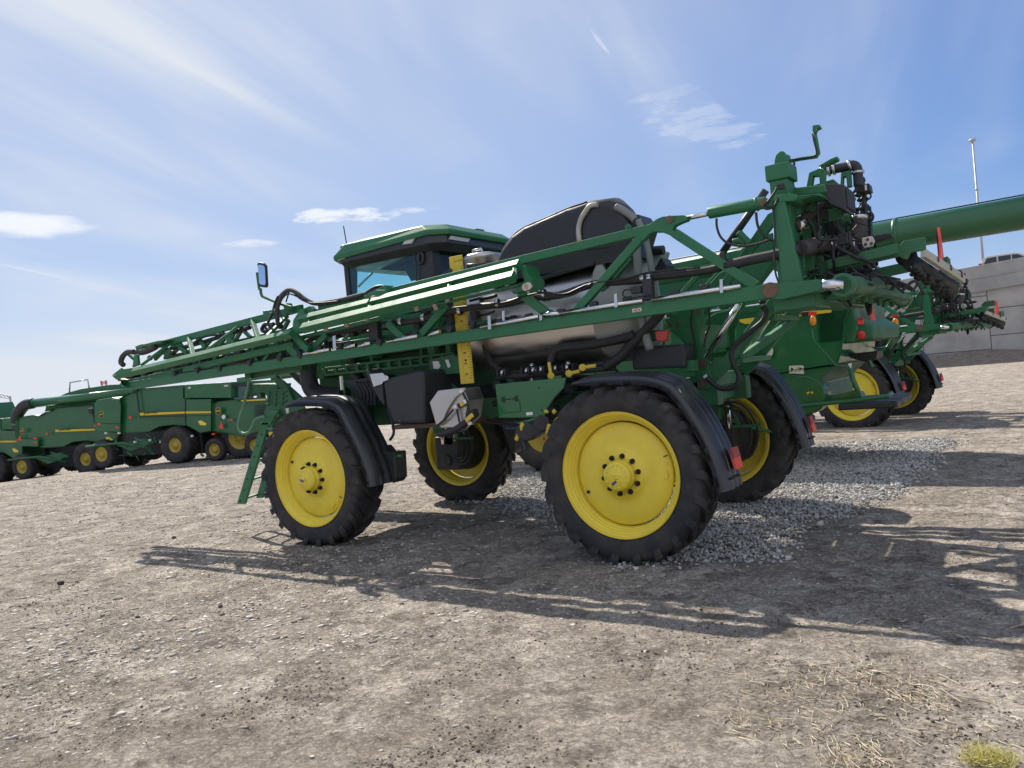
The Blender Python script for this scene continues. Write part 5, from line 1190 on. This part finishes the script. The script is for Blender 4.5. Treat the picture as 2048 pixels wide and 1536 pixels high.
# ---------------------------------------------------------------- combine standing right behind the sprayer
F = Frame((1.2, 7.1, 0), (.998, -.06), 'combine_harvester'); K = F
m = MB()
side = [(1330, 612), (1360, 590), (1560, 575), (1640, 580), (1690, 590), (1700, 612), (1690, 640), (1684, 700), (1676, 728), (1640, 732), (1548, 747), (1500, 728), (1470, 700), (1330, 720)]
F.loft(m, side, ((.10, .96), (.0, 1.0), (.0, 1.0), (2.6, 1.0), (2.75, .94)))
bd = F.build(m, 'body', 'green_panel', None, .03)
m = MB(); F.pl(m, [(1545, 748), (1672, 730), (1630, 768), (1640, 800), (1600, 815), (1570, 805), (1500, 770)], .05, 2.5)
F.build(m, 'lower_body', 'green_far', bd, .02)
m = MB(); q = F.at(1612, 790, .1); m.cyl(q-F.a*.08, q+F.a*.4, .36, 28); F.build(m, 'chopper_housing', 'green_far', bd, .02)
m = MB(); m.prism([F.P(-6.6, .2, 2.6), F.P(-2.6, .2, 2.6), F.P(-2.2, .2, 3.5), F.P(-2.5, .2, 3.85), F.P(-6.2, .2, 3.9), F.P(-6.8, .2, 3.4)], F.a*2.8); F.build(m, 'grain_tank', 'green_far', bd, .04)
m = MB(); m.prism([F.P(-6.6, .3, 1.0), F.P(-1.0, .3, 1.0), F.P(-.6, .3, 1.6), F.P(-1.4, .3, 2.4), F.P(-6.6, .3, 2.6)], F.a*2.4); F.build(m, 'side_panel', 'green_far', bd, .04)
m = MB(); m.box((-9.2, 8.0, 2.0), (-7.2, 10.0, 3.7)); F.build(m, 'cab', 'black', bd, .06)
# rear hood
m = MB(); m.add([F.P(.02, .02, 2.25), F.P(.02, 2.7, 2.25), F.P(.12, 2.65, 3.0), F.P(.12, .06, 3.0), F.P(-.06, .03, 3.42), F.P(-.06, 2.6, 3.42)], [(0, 1, 2, 3), (3, 2, 5, 4)])
rear = [(1690, 590), (1752, 600), (1756, 648), (1758, 668), (1756, 700), (1678, 706), (1676, 690), (1690, 650)]
m = MB(); m.prism([F.P(-.55, .10, 2.22), F.P(.10, .10, 2.22), F.P(.20, .10, 2.45), F.P(.16, .10, 3.0), F.P(-.02, .10, 3.45), F.P(-.55, .10, 3.45)], F.a*2.45)
rh = F.build(m, 'rear_hood', 'green_far', bd, .06, 3)
m = MB(); m.prism([F.P(-.12, .16, 2.22), F.P(.42, .16, 2.26), F.P(.44, .16, 2.50), F.P(.20, .16, 2.66), F.P(-.05, .16, 2.66)], F.a*2.3); F.build(m, 'rear_bumper', 'green_dull', rh, .05, 3)
for v in (.12,):
    m = MB(); q = F.at(1722, 670, .13); m.sphere(q+F.a*.02, .075, 14, 8, (1, .5, 1.1)); F.build(m, 'tail_lamp', 'lamp_red', rh)
m = MB(); F.pl(m, [(1715, 641), (1726, 640), (1727, 648), (1716, 649)], .04, .05); F.build(m, 'reflector', 'red', rh, .003)
m = MB(); F.pl(m, [(1715, 636), (1726, 635), (1726, 640), (1715, 641)], .041, .05); F.build(m, 'reflector_band', 'red_dark', rh, .003)
c_ = F.P(.26, .95, 2.70); A = F.a
m = MB(); m.prism([c_-A*.24+V3((0, 0, -.2)), c_+A*.24+V3((0, 0, -.2)), c_+A*.22+V3((0, 0, -.16)), c_+A*.03+V3((0, 0, .22)), c_-A*.03+V3((0, 0, .22)), c_-A*.22+V3((0, 0, -.16))], F.r*.02); F.build(m, 'slow_vehicle_triangle', 'red', rh, .004)
# stripe with lettering
m = MB(); F.pl(m, [(1474, 641), (1476, 635), (1560, 626), (1664, 619), (1662, 625), (1600, 632), (1560, 638), (1520, 645), (1490, 648)], -.02, .015); stp = F.build(m, 'stripe', 'yellow_plain', bd)
p0 = F.at(1540, 643, -.032); p1 = F.at(1626, 630, -.032); ux = unit(p1-p0); uy = np.cross(-F.a*-1, ux); uy = V3((0, 0, 1))-ux*ux[2]; uy = unit(uy); uz = np.cross(ux, uy)
L4 = Matrix(((ux[0], uy[0], uz[0], p0[0]), (ux[1], uy[1], uz[1], p0[1]), (ux[2], uy[2], uz[2], p0[2]), (0, 0, 0, 1)))
text_mesh('JOHN DEERE', .155, 'lettering', 'yellow_plain', stp, L4 @ Matrix.Translation((-.30, -.015, 0)), .003, shear=.15, origin=F.o, bold=.004)
m = MB(); F.pl(m, [(1540, 643), (1543, 630), (1622, 623), (1620, 630)], -.026, .005); F.build(m, 'lettering_ground', 'ink', stp)
# unloading tube
m = MB(); zc = 3.96
a, b = F.at(1480, 543, .35), F.at(2120, 398, .35)
a = F.P(-4.6, .35, 4.0); b = F.P(4.6, .35, 4.04)
m.tube([a, b], .265, 28); m.lathe([(.265, -.04), (.29, -.03), (.29, .03), (.265, .04)], F.P(.9, .35, 4.02), F.r, 28); tb = F.build(m, 'unloading_tube', 'green_far', bd)
m = MB(); m.tube([F.P(4.5, .35, 4.04), F.P(5.0, .35, 4.0), F.P(5.4, .35, 3.7), F.P(5.55, .35, 3.35)], [.28, .30, .30, .26], 16, sub=4); F.build(m, 'spout', 'black', tb)
m = MB(); m.tube([F.P(-4, .33, 4.28), F.P(0, .33, 4.3), F.P(4.5, .33, 4.325)], .012, 6); F.build(m, 'tube_cable', 'ink', tb)
# marker lamps on bent arms
for pole, lamp, c in (([(1700, 735), (1690, 733), (1672, 731), (1634, 690), (1626, 680), (1625, 655)], (1626, 641, 1625, 628), -.45), ([(1748, 696), (1762, 697), (1775, 693), (1791, 668), (1791, 650)], (1791, 645, 1790, 632), 2.7)):
    m = MB(); m.tube([F.at(x, y, c) for x, y in pole], .022, 8); pa = F.build(m, 'marker_arm', 'green_far', bd)
    m = MB(); m.sphere(F.at(lamp[0], lamp[1], c-.03), .075, 12, 8, (.75, .6, 1.25)); F.build(m, 'amber_lamp', 'amber', pa)
    x, y = lamp[2], lamp[3]; s_ = 1 if c < 1 else .72
    m = MB(); F.pl(m, [(x-8*s_, y-4*s_), (x+7*s_, y-5*s_), (x+8*s_, y+2*s_), (x-8*s_, y+3*s_)], c-.02, .04); F.build(m, 'reflector', 'red', pa)
m = MB(); F.pl(m, [(1697, 727), (1703, 726), (1702, 736), (1697, 737)], -.1, .02); F.build(m, 'label_sticker', 'white', bd)
m = MB(); F.pl(m, [(1578, 732), (1590, 731), (1591, 747), (1578, 747)], -.02+.05, .012); F.pl(m, [(1590.5, 731), (1607, 731), (1608, 748), (1591.5, 747)], .03, .012); dec = F.build(m, 'warning_label', 'cream', bd)
m = MB(); F.pl(m, [(1581, 735), (1587, 737), (1583, 744)], .02, .005); F.pl(m, [(1594, 735), (1604, 736), (1597, 744), (1601, 738)], .02, .005); F.build(m, 'warning_symbol', 'ink', dec)
m = MB(); q = F.at(1531, 702, -.05); m.cyl(q, q+F.a*.03, .14, 20); F.build(m, 'round_label', 'cream', bd)
m = MB(); F.pl(m, [(1613, 785), (1618, 783), (1618, 787), (1614, 789)], -.1, .02); F.pl(m, [(1620, 784), (1626, 783), (1625, 788)], -.1, .02); F.build(m, 'warning_label', 'yellow_plain', bd)
# chaff spreader and step at the back
m = MB(); m.box(F.P(-.3, .25, 1.02), F.P(.55, 2.5, 1.14)); F.build(m, 'chaff_spreader', 'black', bd, .03)
m = MB(); m.tube([F.at(1602, 812, -.1), F.at(1640, 808, -.1), F.at(1720, 800, -.1), F.at(1776, 792, -.1), F.at(1783, 786, .4)], .04, 8); F.pl(m, [(1640, 800), (1700, 782), (1720, 785), (1725, 795), (1645, 806)], .3, .3); m.tube([F.at(1700, 735, .1), F.at(1706, 760, .1), F.at(1716, 782, .1)], .05, 8); m.tube([F.at(1738, 720, .6), F.at(1744, 735, .6)], .04, 8)
F.build(m, 'rear_step', 'green_far', bd, .01)
m = MB(); F.pl(m, [(1696, 708), (1755, 702), (1752, 718), (1730, 724), (1700, 716)], .6, .5); F.build(m, 'rear_hitch', 'ink', bd, .01)
simple_wheel(F, -6.3, -.6, .95, .95, .75, .50); simple_wheel(F, -5.9, 2.75, .95, .95, .75, .50)
simple_wheel(F, -2.2, 2.7, .66, .66, .5, .36); simple_wheel(F, -2.2, .2, .66, .66, .5, .36)
m = MB(); m.box(F.P(-6.1, .1, .8), F.P(-5.7, 2.9, 1.1)); m.box(F.P(-2.3, .3, .55), F.P(-2.1, 2.9, .75)); m.box(F.P(-5.9, .9, 1.0), F.P(-2.0, 2.2, 1.3)); F.build(m, 'axle', 'green_far', bd, .01)
tag(F.root, 'green combine behind the near sprayer, its long unloading tube pointing away over the rear', 'combine harvester', 'combine harvesters')

# ---------------------------------------------------------------- the row of machines at far left
def emblem(F, m_, px, py, s_, c, parent):
    q = F.at(px, py, c); e1 = F.r if (F.r @ CR) > 0 else -F.r; e2 = V3((0, 0, 1)); n_ = -F.a
    d = MB(); d.cyl(q, q+n_*.02, s_, 20); o = F.build(d, 'emblem', 'ink', parent)
    sh = [(-.75, .15), (-.55, .25), (-.35, .2), (.1, .25), (.35, .2), (.45, .6), (.6, .35), (.75, .3), (.5, .1), (.45, -.1), (.7, -.35), (.55, -.4), (.3, -.1), (-.3, -.05), (-.5, -.3), (-.75, -.5), (-.7, -.35), (-.55, 0)]
    d = MB(); d.prism([q+n_*.024+s_*.9*(e1*a_+e2*b_) for a_, b_ in sh], n_*.006); F.build(d, 'emblem_animal', 'yellow_plain', o)
    d = MB(); d.lathe([(s_*.92, .02), (s_*1.02, .02), (s_*1.02, .028), (s_*.92, .028)], q, n_, 24); F.build(d, 'emblem_ring', 'yellow_plain', o)
F = Frame((-28.3, 9.7, 0), (-.957, -.287), 'combine_harvester')
m = MB()
F.loft(m, [(191, 862), (187, 842), (187, 806), (193, 799), (225, 794), (240, 796), (256, 787), (268, 785), (272, 778), (366, 770), (366, 797), (421, 800), (422, 864), (404, 867), (390, 861), (372, 852), (345, 850), (318, 853), (296, 864), (248, 867), (238, 866)], ((.12, .97), (0, 1), (0, 1), (2.7, 1), (2.9, .95)))
bd = F.build(m, 'body', 'green_far', None, .03)
m = MB(); F.pl(m, [(369, 796), (369, 772), (374, 769), (462, 764), (462, 796)], -.03, 2.9); F.build(m, 'grain_tank', 'green_dull', bd, .02)
m = MB(); F.pl(m, [(372, 799), (422, 798), (422, 862), (400, 866), (372, 850)], -.012, 2.8); F.build(m, 'engine_side', 'green_far', bd, .02)
m = MB(); F.pl(m, [(192, 863), (187, 846), (240, 848), (240, 864)], -.05, 2.6); F.build(m, 'rear_bumper', 'green_far', bd, .02)
m = MB(); F.pl(m, [(279, 826), (369, 823), (369, 827), (280, 831)], -.03, .03); F.pl(m, [(370, 823), (422, 822.5), (422, 826), (370, 827)], -.03, .03); stp = F.build(m, 'stripe', 'yellow_plain', bd)
p0 = F.at(288, 829.8, -.04); p1 = F.at(322, 828, -.04); ux = unit(V3((p1-p0)[:2].tolist()+[0])); L4 = Matrix(((ux[0], 0, ux[1], p0[0]), (ux[1], 0, -ux[0], p0[1]), (0, 1, 0, p0[2]), (0, 0, 0, 1)))
text_mesh('JOHN DEERE', .115, 'lettering', 'ink', stp, L4, .003, origin=F.o)
m = MB(); m.prism([F.at(x, y, -.02) for x, y in ((186.5, 849.5), (201.5, 850), (193.5, 838))] if False else [F.at(x, y, -.06) for x, y in ((194, 850), (201.5, 850), (197.5, 838))], F.a*.02); F.build(m, 'slow_vehicle_triangle', 'red', bd)
for x, y, w, h_ in ((233, 845.5, 4, 1.6), (234, 855, 3, 1.6), (189.5, 852, 1.5, 1.6), (260, 835, 2, 2.6)):
    m = MB(); F.pl(m, [(x-w, y-h_), (x+w, y-h_), (x+w, y+h_), (x-w, y+h_)], -.06, .05); F.build(m, 'reflector', 'red', bd)
emblem(F, m, 204, 829, .12, -.05, bd)
m = MB(); F.pl(m, [(396, 842), (402, 841), (413, 847), (411, 851), (400, 850)], -.03, .03); F.build(m, 'badge', 'yellow', bd)
m = MB(); F.pl(m, [(175, 817), (184, 816), (184, 829), (177, 828)], .5, .3); F.build(m, 'side_mirror', 'black', bd, .02)
m = MB()
def gp_(x, y, c): return F.at(x, y, c)
m.box(F.P(-4.9, .25, .30), F.P(.3, 2.5, 1.9)); F.build(m, 'axle', 'ink', bd, .05)  # black block added to darken the gap under the body
m = MB(); m.tube([F.at(172, 894, -.2), F.at(200, 890, -.2), F.at(245, 886, -.1), F.at(305, 898, .2)], .05, 8); m.tube([F.at(270, 876, -.1), F.at(300, 888, -.1)], .04, 8); F.pl(m, [(232, 890), (290, 876), (310, 885), (262, 902)], .1, .2); F.build(m, 'spreader_arm', 'green_dull', bd)
m = MB(); F.pl(m, [(262, 788), (312, 788), (340, 780), (362, 772), (300, 778), (275, 778)], .4, 1.0); F.build(m, 'tank_cover', 'black', bd)
for px, py, r_, w, rr, v in ((202, 913, .60, .45, .31, -.15), (350, 902, .74, .65, .30, -.2)):
    q = F.at(px, py, v); u_ = (q-F.o) @ F.r
    simple_wheel(F, u_, v, r_, r_, w, rr); simple_wheel(F, u_, 2.5, r_, r_, w, rr)
tag(F.root, 'combine with its whole yellow-striped side showing, left of the windrower', 'combine harvester', 'combine harvesters')
CA = F
def combine_copy(off, z, label):
    c = copy_tree(CA.root); c.location = (CA.o[0]+off[0], CA.o[1]+off[1], z); tag(c, label, 'combine harvester', 'combine harvesters'); return c
right, deep = V3((.48, .88, 0)), V3((-.88, .48, 0))
ox = right*(-3.2)+deep*5.6
cb2 = combine_copy(ox, -.40, 'combine with black-ended unloading tube, partly hidden by the fully visible striped combine')
cb3 = combine_copy(ox*1.9+right*(-1.0), -.60, 'outermost green combine of the row, cut off by the picture edge')
def add_tube(c, dzu, label=None):
    m = MB(); o_ = V3(c.location); q_ = atN(34, 812, o_+CA.a*.2, CA.a) if dzu == 0 else o_+CA.r*2.6; su = (q_-o_) @ CA.r-2.45
    f = lambda u, v, z: CA.r*(u+su)+CA.a*v+V3((0, 0, z))
    m.tube([f(-4.2, .2, 3.45), f(1.6, .2, 3.42)], .20, 16); t = m.build('unloading_tube', 'green_far', c)
    m = MB(); m.tube([f(1.5, .2, 3.42), f(2.0, .2, 3.36), f(2.45, .2, 3.0), f(2.65, .2, 2.65)], [.24, .25, .25, .22], 14, sub=4); m.build('spout', 'black', t)
    m = MB(); m.prism([f(-3.0, .5, 3.0), f(1.2, .5, 3.0), f(1.0, .5, 3.45), f(-.2, .5, 3.75), f(-1.0, .5, 3.85), f(-2.6, .5, 3.9)], CA.a*2.0); m.build('tank_extension', 'green_dull', c)
    m = MB(); m.tube([f(-.2, .6, 3.7), f(-.3, .6, 4.2), f(-1.3, .6, 4.25), f(-1.35, .6, 3.8)], .035, 8); m.build('guard_rail', 'steel', c)
rb = MB(); CA.pl(rb, [(193, 800), (224, 795), (238, 797), (241, 812), (240, 848), (189, 846), (188, 808)], -.07, .06); rb = CA.build(rb, 'rear_hood', 'green_far', CA.root, .035, 3)
rb = MB(); CA.pl(rb, [(225, 796.5), (239, 797.5), (239, 800), (222, 800)], -.09, .03); CA.build(rb, 'hood_highlight', 'green_pale', CA.root)  # pale strip painting the bright highlight on top of the hood
rb = MB(); random.seed(5)
for k in range(26):
    x_, y_ = random.uniform(235, 420), random.uniform(868, 915); rb.tube([CA.at(x_, y_, .1), CA.at(x_+random.uniform(-16, 16), y_+random.uniform(-12, 12), random.uniform(0, .3))], random.uniform(.02, .05), 6)
CA.build(rb, 'under_frame', 'green_dull', CA.root)
rb = MB()
for x_, y_ in ((212, 866), (238, 866), (300, 880), (384, 872), (270, 884), (322, 884)): q_ = CA.at(x_, y_, -.05); rb.box(q_-.04, q_+.04)
CA.build(rb, 'marker_dot', 'white', CA.root)
rb = MB(); CA.pl(rb, [(376, 774), (381, 773), (381, 777), (376, 778)], -.05, .02); CA.pl(rb, [(448, 770), (456, 769.5), (456, 773), (448, 773.5)], -.05, .02); CA.build(rb, 'label_sticker', 'lens', CA.root)
mm = MB(); CA.pl(mm, [(271, 779), (273, 779), (281, 835), (279, 835)], -.02, .03); CA.pl(mm, [(279, 834), (424, 830), (424, 831.3), (280, 835.3)], -.02, .03); CA.pl(mm, [(369.4, 797), (370.6, 797), (371.6, 852), (370.4, 852)], -.03, .03); CA.build(mm, 'panel_seam', 'ink', CA.root)
add_tube(cb2, 0); add_tube(cb3, 1)

F = Frame((-22.95, 11.15, 0), (-.957, -.287), 'windrower')
m = MB()
F.loft(m, [(425, 862), (424, 808), (432, 803), (470, 799), (478, 804), (540, 797), (545, 868), (480, 872)], ((.1, .97), (0, 1), (0, 1), (1.9, 1), (2.0, .95)))
bd = F.build(m, 'body', 'green_far', None, .03)
m = MB(); F.pl(m, [(482, 800), (531, 798), (531, 800.5), (482, 803)], -.03, .03); F.build(m, 'stripe', 'yellow_plain', bd)
m = MB()
for k in range(6): F.pl(m, [(508, 811+k*4), (530, 810+k*4), (530, 812+k*4), (508, 813+k*4)], -.03, .03)
F.build(m, 'vent', 'ink', bd)
emblem(F, m, 437, 822, .13, -.05, bd)
m = MB(); q = F.at(447, 834, -.04); m.cyl(q, q+F.a*.03, .08, 16); F.build(m, 'round_label', 'white', bd)
m = MB(); m.prism([F.at(x, y, -.06) for x, y in ((437.5, 857), (447, 857), (442, 843))], F.a*.02); F.build(m, 'slow_vehicle_triangle', 'red', bd)
m = MB(); F.pl(m, [(458, 839), (465, 838.5), (465, 841), (458, 841.5)], -.05, .04); F.pl(m, [(423, 867), (429, 866), (429, 869), (423, 870)], -.05, .04); F.build(m, 'reflector', 'red', bd)
m = MB(); F.pl(m, [(462, 770), (497, 768), (497, 772), (462, 774)], .2, 1.5); F.pl(m, [(462, 774), (464, 774), (464, 800), (462, 800)], .3, .1); F.pl(m, [(492, 772), (494, 772), (494, 798), (492, 798)], .3, .1); cbb = F.build(m, 'cab', 'ink', bd)
m = MB(); F.pl(m, [(464, 774), (492, 772), (492, 798), (464, 800)], .34, .02); F.pl(m, [(464, 774), (492, 772), (492, 798), (464, 800)], 1.6, .02); F.build(m, 'cab_window', 'glass_tint', cbb)
m = MB(); m.box(F.P(-3.5, .3, .4), F.P(.1, 1.7, 1.2)); F.build(m, 'axle', 'ink', bd, .05)
for px, py, r_, w, rr, v in ((428, 904, .45, .3, .25, -.1), (478, 884, .86, .5, .50, .2), (510, 897, .5, .3, .25, -.1)):
    q = F.at(px, py, v); u_ = (q-F.o) @ F.r; simple_wheel(F, u_, v, r_, r_, w, rr)
    simple_wheel(F, u_, 1.6, r_, r_, w, rr)
tag(F.root, 'smaller green machine with black slatted vents and small caster wheel, left of the ladder', 'windrower')

# ---------------------------------------------------------------- far things
F = Frame((-2.6, 59.0, 0), (1, 0), 'retaining_wall')
_a, _b = at(1930, 536, 59), at(2048, 514, 59)
def wz(x): return _a[2]+(x-_a[0])*(_b[2]-_a[2])/(_b[0]-_a[0])
def mat_wall():
    m = bpy.data.materials.new('wall_panel'); m.use_nodes = True; MAT['wall_panel'] = m
    N = m.node_tree.nodes; L = m.node_tree.links; b = N['Principled BSDF']; b.inputs['Roughness'].default_value = .9
    tc = N.new('ShaderNodeTexCoord'); mp = N.new('ShaderNodeMapping'); mp.inputs['Rotation'].default_value = (0, 0, 0); L.new(tc.outputs['Object'], mp.inputs[0])
    sp = N.new('ShaderNodeSeparateXYZ'); L.new(mp.outputs[0], sp.inputs[0]); cb_ = N.new('ShaderNodeCombineXYZ'); L.new(sp.outputs[2], cb_.inputs[0]); L.new(sp.outputs[0], cb_.inputs[1])
    br = N.new('ShaderNodeTexBrick'); L.new(cb_.outputs[0], br.inputs[0]); br.inputs['Scale'].default_value = 1; br.inputs['Brick Width'].default_value = 1.95; br.inputs['Row Height'].default_value = 4.4; br.inputs['Mortar Size'].default_value = .035; br.offset = .5
    br.inputs['Color1'].default_value = (.36, .348, .33, 1); br.inputs['Color2'].default_value = (.39, .378, .36, 1); br.inputs['Mortar'].default_value = (.10, .095, .09, 1); br.inputs['Mortar Smooth'].default_value = .3
    nz = N.new('ShaderNodeTexNoise'); nz.inputs['Scale'].default_value = .8; nz.inputs['Detail'].default_value = 8; L.new(tc.outputs['Object'], nz.inputs[0])
    mr = N.new('ShaderNodeMapRange'); L.new(nz.outputs[0], mr.inputs[0]); mr.inputs[1].default_value = .3; mr.inputs[2].default_value = .7; mr.inputs[3].default_value = .78; mr.inputs[4].default_value = 1.18
    mx = N.new('ShaderNodeMix'); mx.data_type = 'RGBA'; mx.blend_type = 'MULTIPLY'; mx.inputs[0].default_value = 1; L.new(br.outputs[0], mx.inputs[6]); L.new(mr.outputs[0], mx.inputs[7]); L.new(mx.outputs[2], b.inputs['Base Color'])
    bm = N.new('ShaderNodeBump'); bm.inputs['Strength'].default_value = .6; bm.inputs['Distance'].default_value = .05; bm.invert = True; L.new(br.outputs['Fac'], bm.inputs['Height']); L.new(bm.outputs[0], b.inputs['Normal'])
mat_wall(); mat('concrete', (.33, .325, .315), .9, var=.15, vscale=.8, dust=.25, dscale=.5, dustcol=(.17, .165, .16)); mat('road_deck', (.12, .12, .12), .9)
m = MB(); m.prism([(-40, 59, -1), (60, 59, -1), (60, 59, wz(60)-1.9), (-40, 59, wz(-40)-1.75)], (0, .5, 0)); wl = F.build(m, 'wall', 'wall_panel')
m = MB(); m.prism([(-40, 58.8, wz(-40)-1.9), (60, 58.8, wz(60)-1.9), (60, 58.8, wz(60)-1.0), (-40, 58.8, wz(-40)-1.0)], (0, .6, 0)); F.build(m, 'coping', 'concrete', wl, .03)
m = MB(); m.prism([(-40, 58.95, wz(-40)-1.0), (60, 58.95, wz(60)-1.0), (60, 58.95, wz(60)), (-40, 58.95, wz(-40))], (0, .35, 0)); F.build(m, 'parapet', 'concrete', wl, .03)
tag(F.root, 'grey concrete panel retaining wall of the raised road at right', 'retaining wall')
m = MB(); m.prism([(-40, 59.5, wz(-40)-1.5), (80, 59.5, wz(80)-1.5), (80, 59.5, wz(80)-2), (-40, 59.5, wz(-40)-2)], (0, 22, 0)); o = m.build('road', 'road_deck'); tag(o, 'raised road on top of the retaining wall', 'road', kind='structure')
# earth toe along the wall
m = MB(); 
prof = [(0, 58.98, .95), (0, 57.6, .45), (0, 56.2, -.05)]
rows = [[(x, y+.25*math.sin(x*.7)+.2*math.sin(x*1.9), z+(.12*math.sin(x*1.3) if z > 0 else 0)) for _, y, z in prof] for x in np.arange(-40, 60, .8)]
mat('bank_soil', (.20, .165, .135), .95, var=.3, vscale=3, bump=.6, bscale=6)
m.grid(rows); o = m.build('embankment', 'bank_soil'); tag(o, 'low brown bank of earth along the foot of the wall', 'embankment', kind='structure')
# SUV on the raised road
YS = 61.5
F = Frame((at(1958, 528, YS)[0], YS, at(1958, 528, YS)[2]-1.20), (-1, 0), 'suv')
zb = F.o[2]; x0 = F.o[0]
mat('car_paint', (.60, .59, .57), .3, var=.04, coat=.4)
m = MB(); m.prism([(x0, YS, zb+.35), (x0+4.9, YS, zb+.35), (x0+4.9, YS, zb+.95), (x0+3.6, YS, zb+1.08), (x0-.02, YS, zb+1.08)], (0, 1.85, 0)); bd = F.build(m, 'body', 'car_paint', None, .06)
m = MB(); m.prism([(x0+.03, YS+.1, zb+1.08), (x0+.35, YS+.1, zb+1.62), (x0+.6, YS+.1, zb+1.72), (x0+2.3, YS+.1, zb+1.72), (x0+2.65, YS+.1, zb+1.62), (x0+3.5, YS+.1, zb+1.08)], (0, 1.65, 0)); rf_ = F.build(m, 'roof', 'car_paint', bd, .05)
for q in ([(.30, 1.12), (.52, 1.55), (1.15, 1.58), (1.15, 1.12)], [(1.25, 1.12), (1.25, 1.58), (2.05, 1.58), (2.05, 1.12)], [(2.12, 1.12), (2.12, 1.58), (2.5, 1.55), (3.2, 1.12)]):
    m = MB(); m.prism([(x0+a_, YS+.085, zb+b_) for a_, b_ in q], (0, .01, 0)); F.build(m, 'window', 'black_gloss', bd)
m = MB(); m.box((x0-.04, YS-.01, zb+.75), (x0+.22, YS+.15, zb+1.22)); F.build(m, 'tail_light', 'lamp_red', bd, .02)
for u in (.9, 3.9):
    m = MB(); m.cyl((x0+u, YS-.02, zb+.34), (x0+u, YS+.22, zb+.34), .36, 20); w_ = F.build(m, 'wheel', 'rubber', bd); m = MB(); m.cyl((x0+u, YS-.03, zb+.34), (x0+u, YS, zb+.34), .22, 16); F.build(m, 'rim', 'steel', w_)
tag(F.root, 'pale suv with red tail light on the raised road at right edge', 'car')
# light mast
YL = 95.
p_ = at(1966, 520, YL); q_ = at(1938, 284, YL); q_ = V3((p_[0], YL, q_[2]))
r0 = empty('light_mast', (p_[0], YL, 0))
mat('galvanised', (.42, .42, .41), .5, metal=.3, var=.08)
m = MB(); m.cyl((p_[0], YL, 0), q_, .20, 14, .08); po = m.build('pole', 'galvanised', r0, (p_[0], YL, 0)); m = MB(); m.lathe([(.0, -.1), (.25, -.05), (.42, .10), (.34, .22), (.12, .3), (0, .3)], q_, (0, 0, 1), 16); m.lathe([(.13, -.1), (.2, 0), (.13, .1)], q_-V3((0, 0, 5.4)), (0, 0, 1), 12); m.build('lamp_head', 'galvanised', po, (p_[0], YL, 0))
tag(r0, 'tall thin grey light mast behind the raised road at right', 'light mast')
# lattice tower with red and white bands, far left
D = 160.; base = CP+ray(211, 800)*D; top = CP+ray(211, 761)*D; r0 = empty('lattice_tower', (base[0], base[1], 0)); r0['kind_'] = ''; del r0['kind_']
mat('tower_red', (.42, .13, .09), .6); mat('tower_white', (.55, .53, .52), .6)
for nm, seg_ in (('tower_red', (0, 2, 4)), ('tower_white', (1, 3))):
    m = MB()
    for k in seg_:
        h0, h1 = (top[2])*(.0 if k == 0 else .62+.095*(k-1)), top[2]*(.62+.095*k)
        w0 = .62
        for a_ in range(4):
            c_ = (base[0]+w0*math.cos(a_*math.pi/2), base[1]+w0*math.sin(a_*math.pi/2)); d_ = (base[0]+w0*math.cos((a_+1)*math.pi/2), base[1]+w0*math.sin((a_+1)*math.pi/2))
            m.bar((*c_, h0), (*c_, h1), .12, .12); m.bar((*c_, h0), (*d_, h1), .08, .08); m.bar((*d_, h0), (*c_, h1), .08, .08)
    m.build('lattice_red' if nm == 'tower_red' else 'lattice_white', nm, r0, (base[0], base[1], 0))
tag(r0, 'distant red and white lattice tower above the combines at left', 'lattice tower')
# gantry of the highway sign at the left edge
D = 110.
r0 = empty('sign_gantry', tuple(CP+ray(20, 806)*D)); o0 = V3(r0.location)
m = MB(); a_, b_ = CP+ray(-60, 776)*D, CP+ray(20, 792)*D; a2, b2 = CP+ray(-60, 786)*D, CP+ray(20, 797)*D
m.bar(a_, b_, .12, .12); m.bar(a2, b2, .12, .12)
for k in range(10): m.bar(a_+(b_-a_)*k/10, a2+(b2-a2)*(k+1)/10, .08, .08)
pst = CP+ray(20, 792)*D; m.bar(pst, (pst[0], pst[1], 0), .2, .2); m.build('truss', 'galvanised', r0, o0); r0.location = tuple(o0)
tag(r0, 'thin steel truss gantry at the left edge, far behind the combines', 'gantry')
bpy.data.objects.remove(bpy.data.objects['unused']) if 'unused' in bpy.data.objects else None
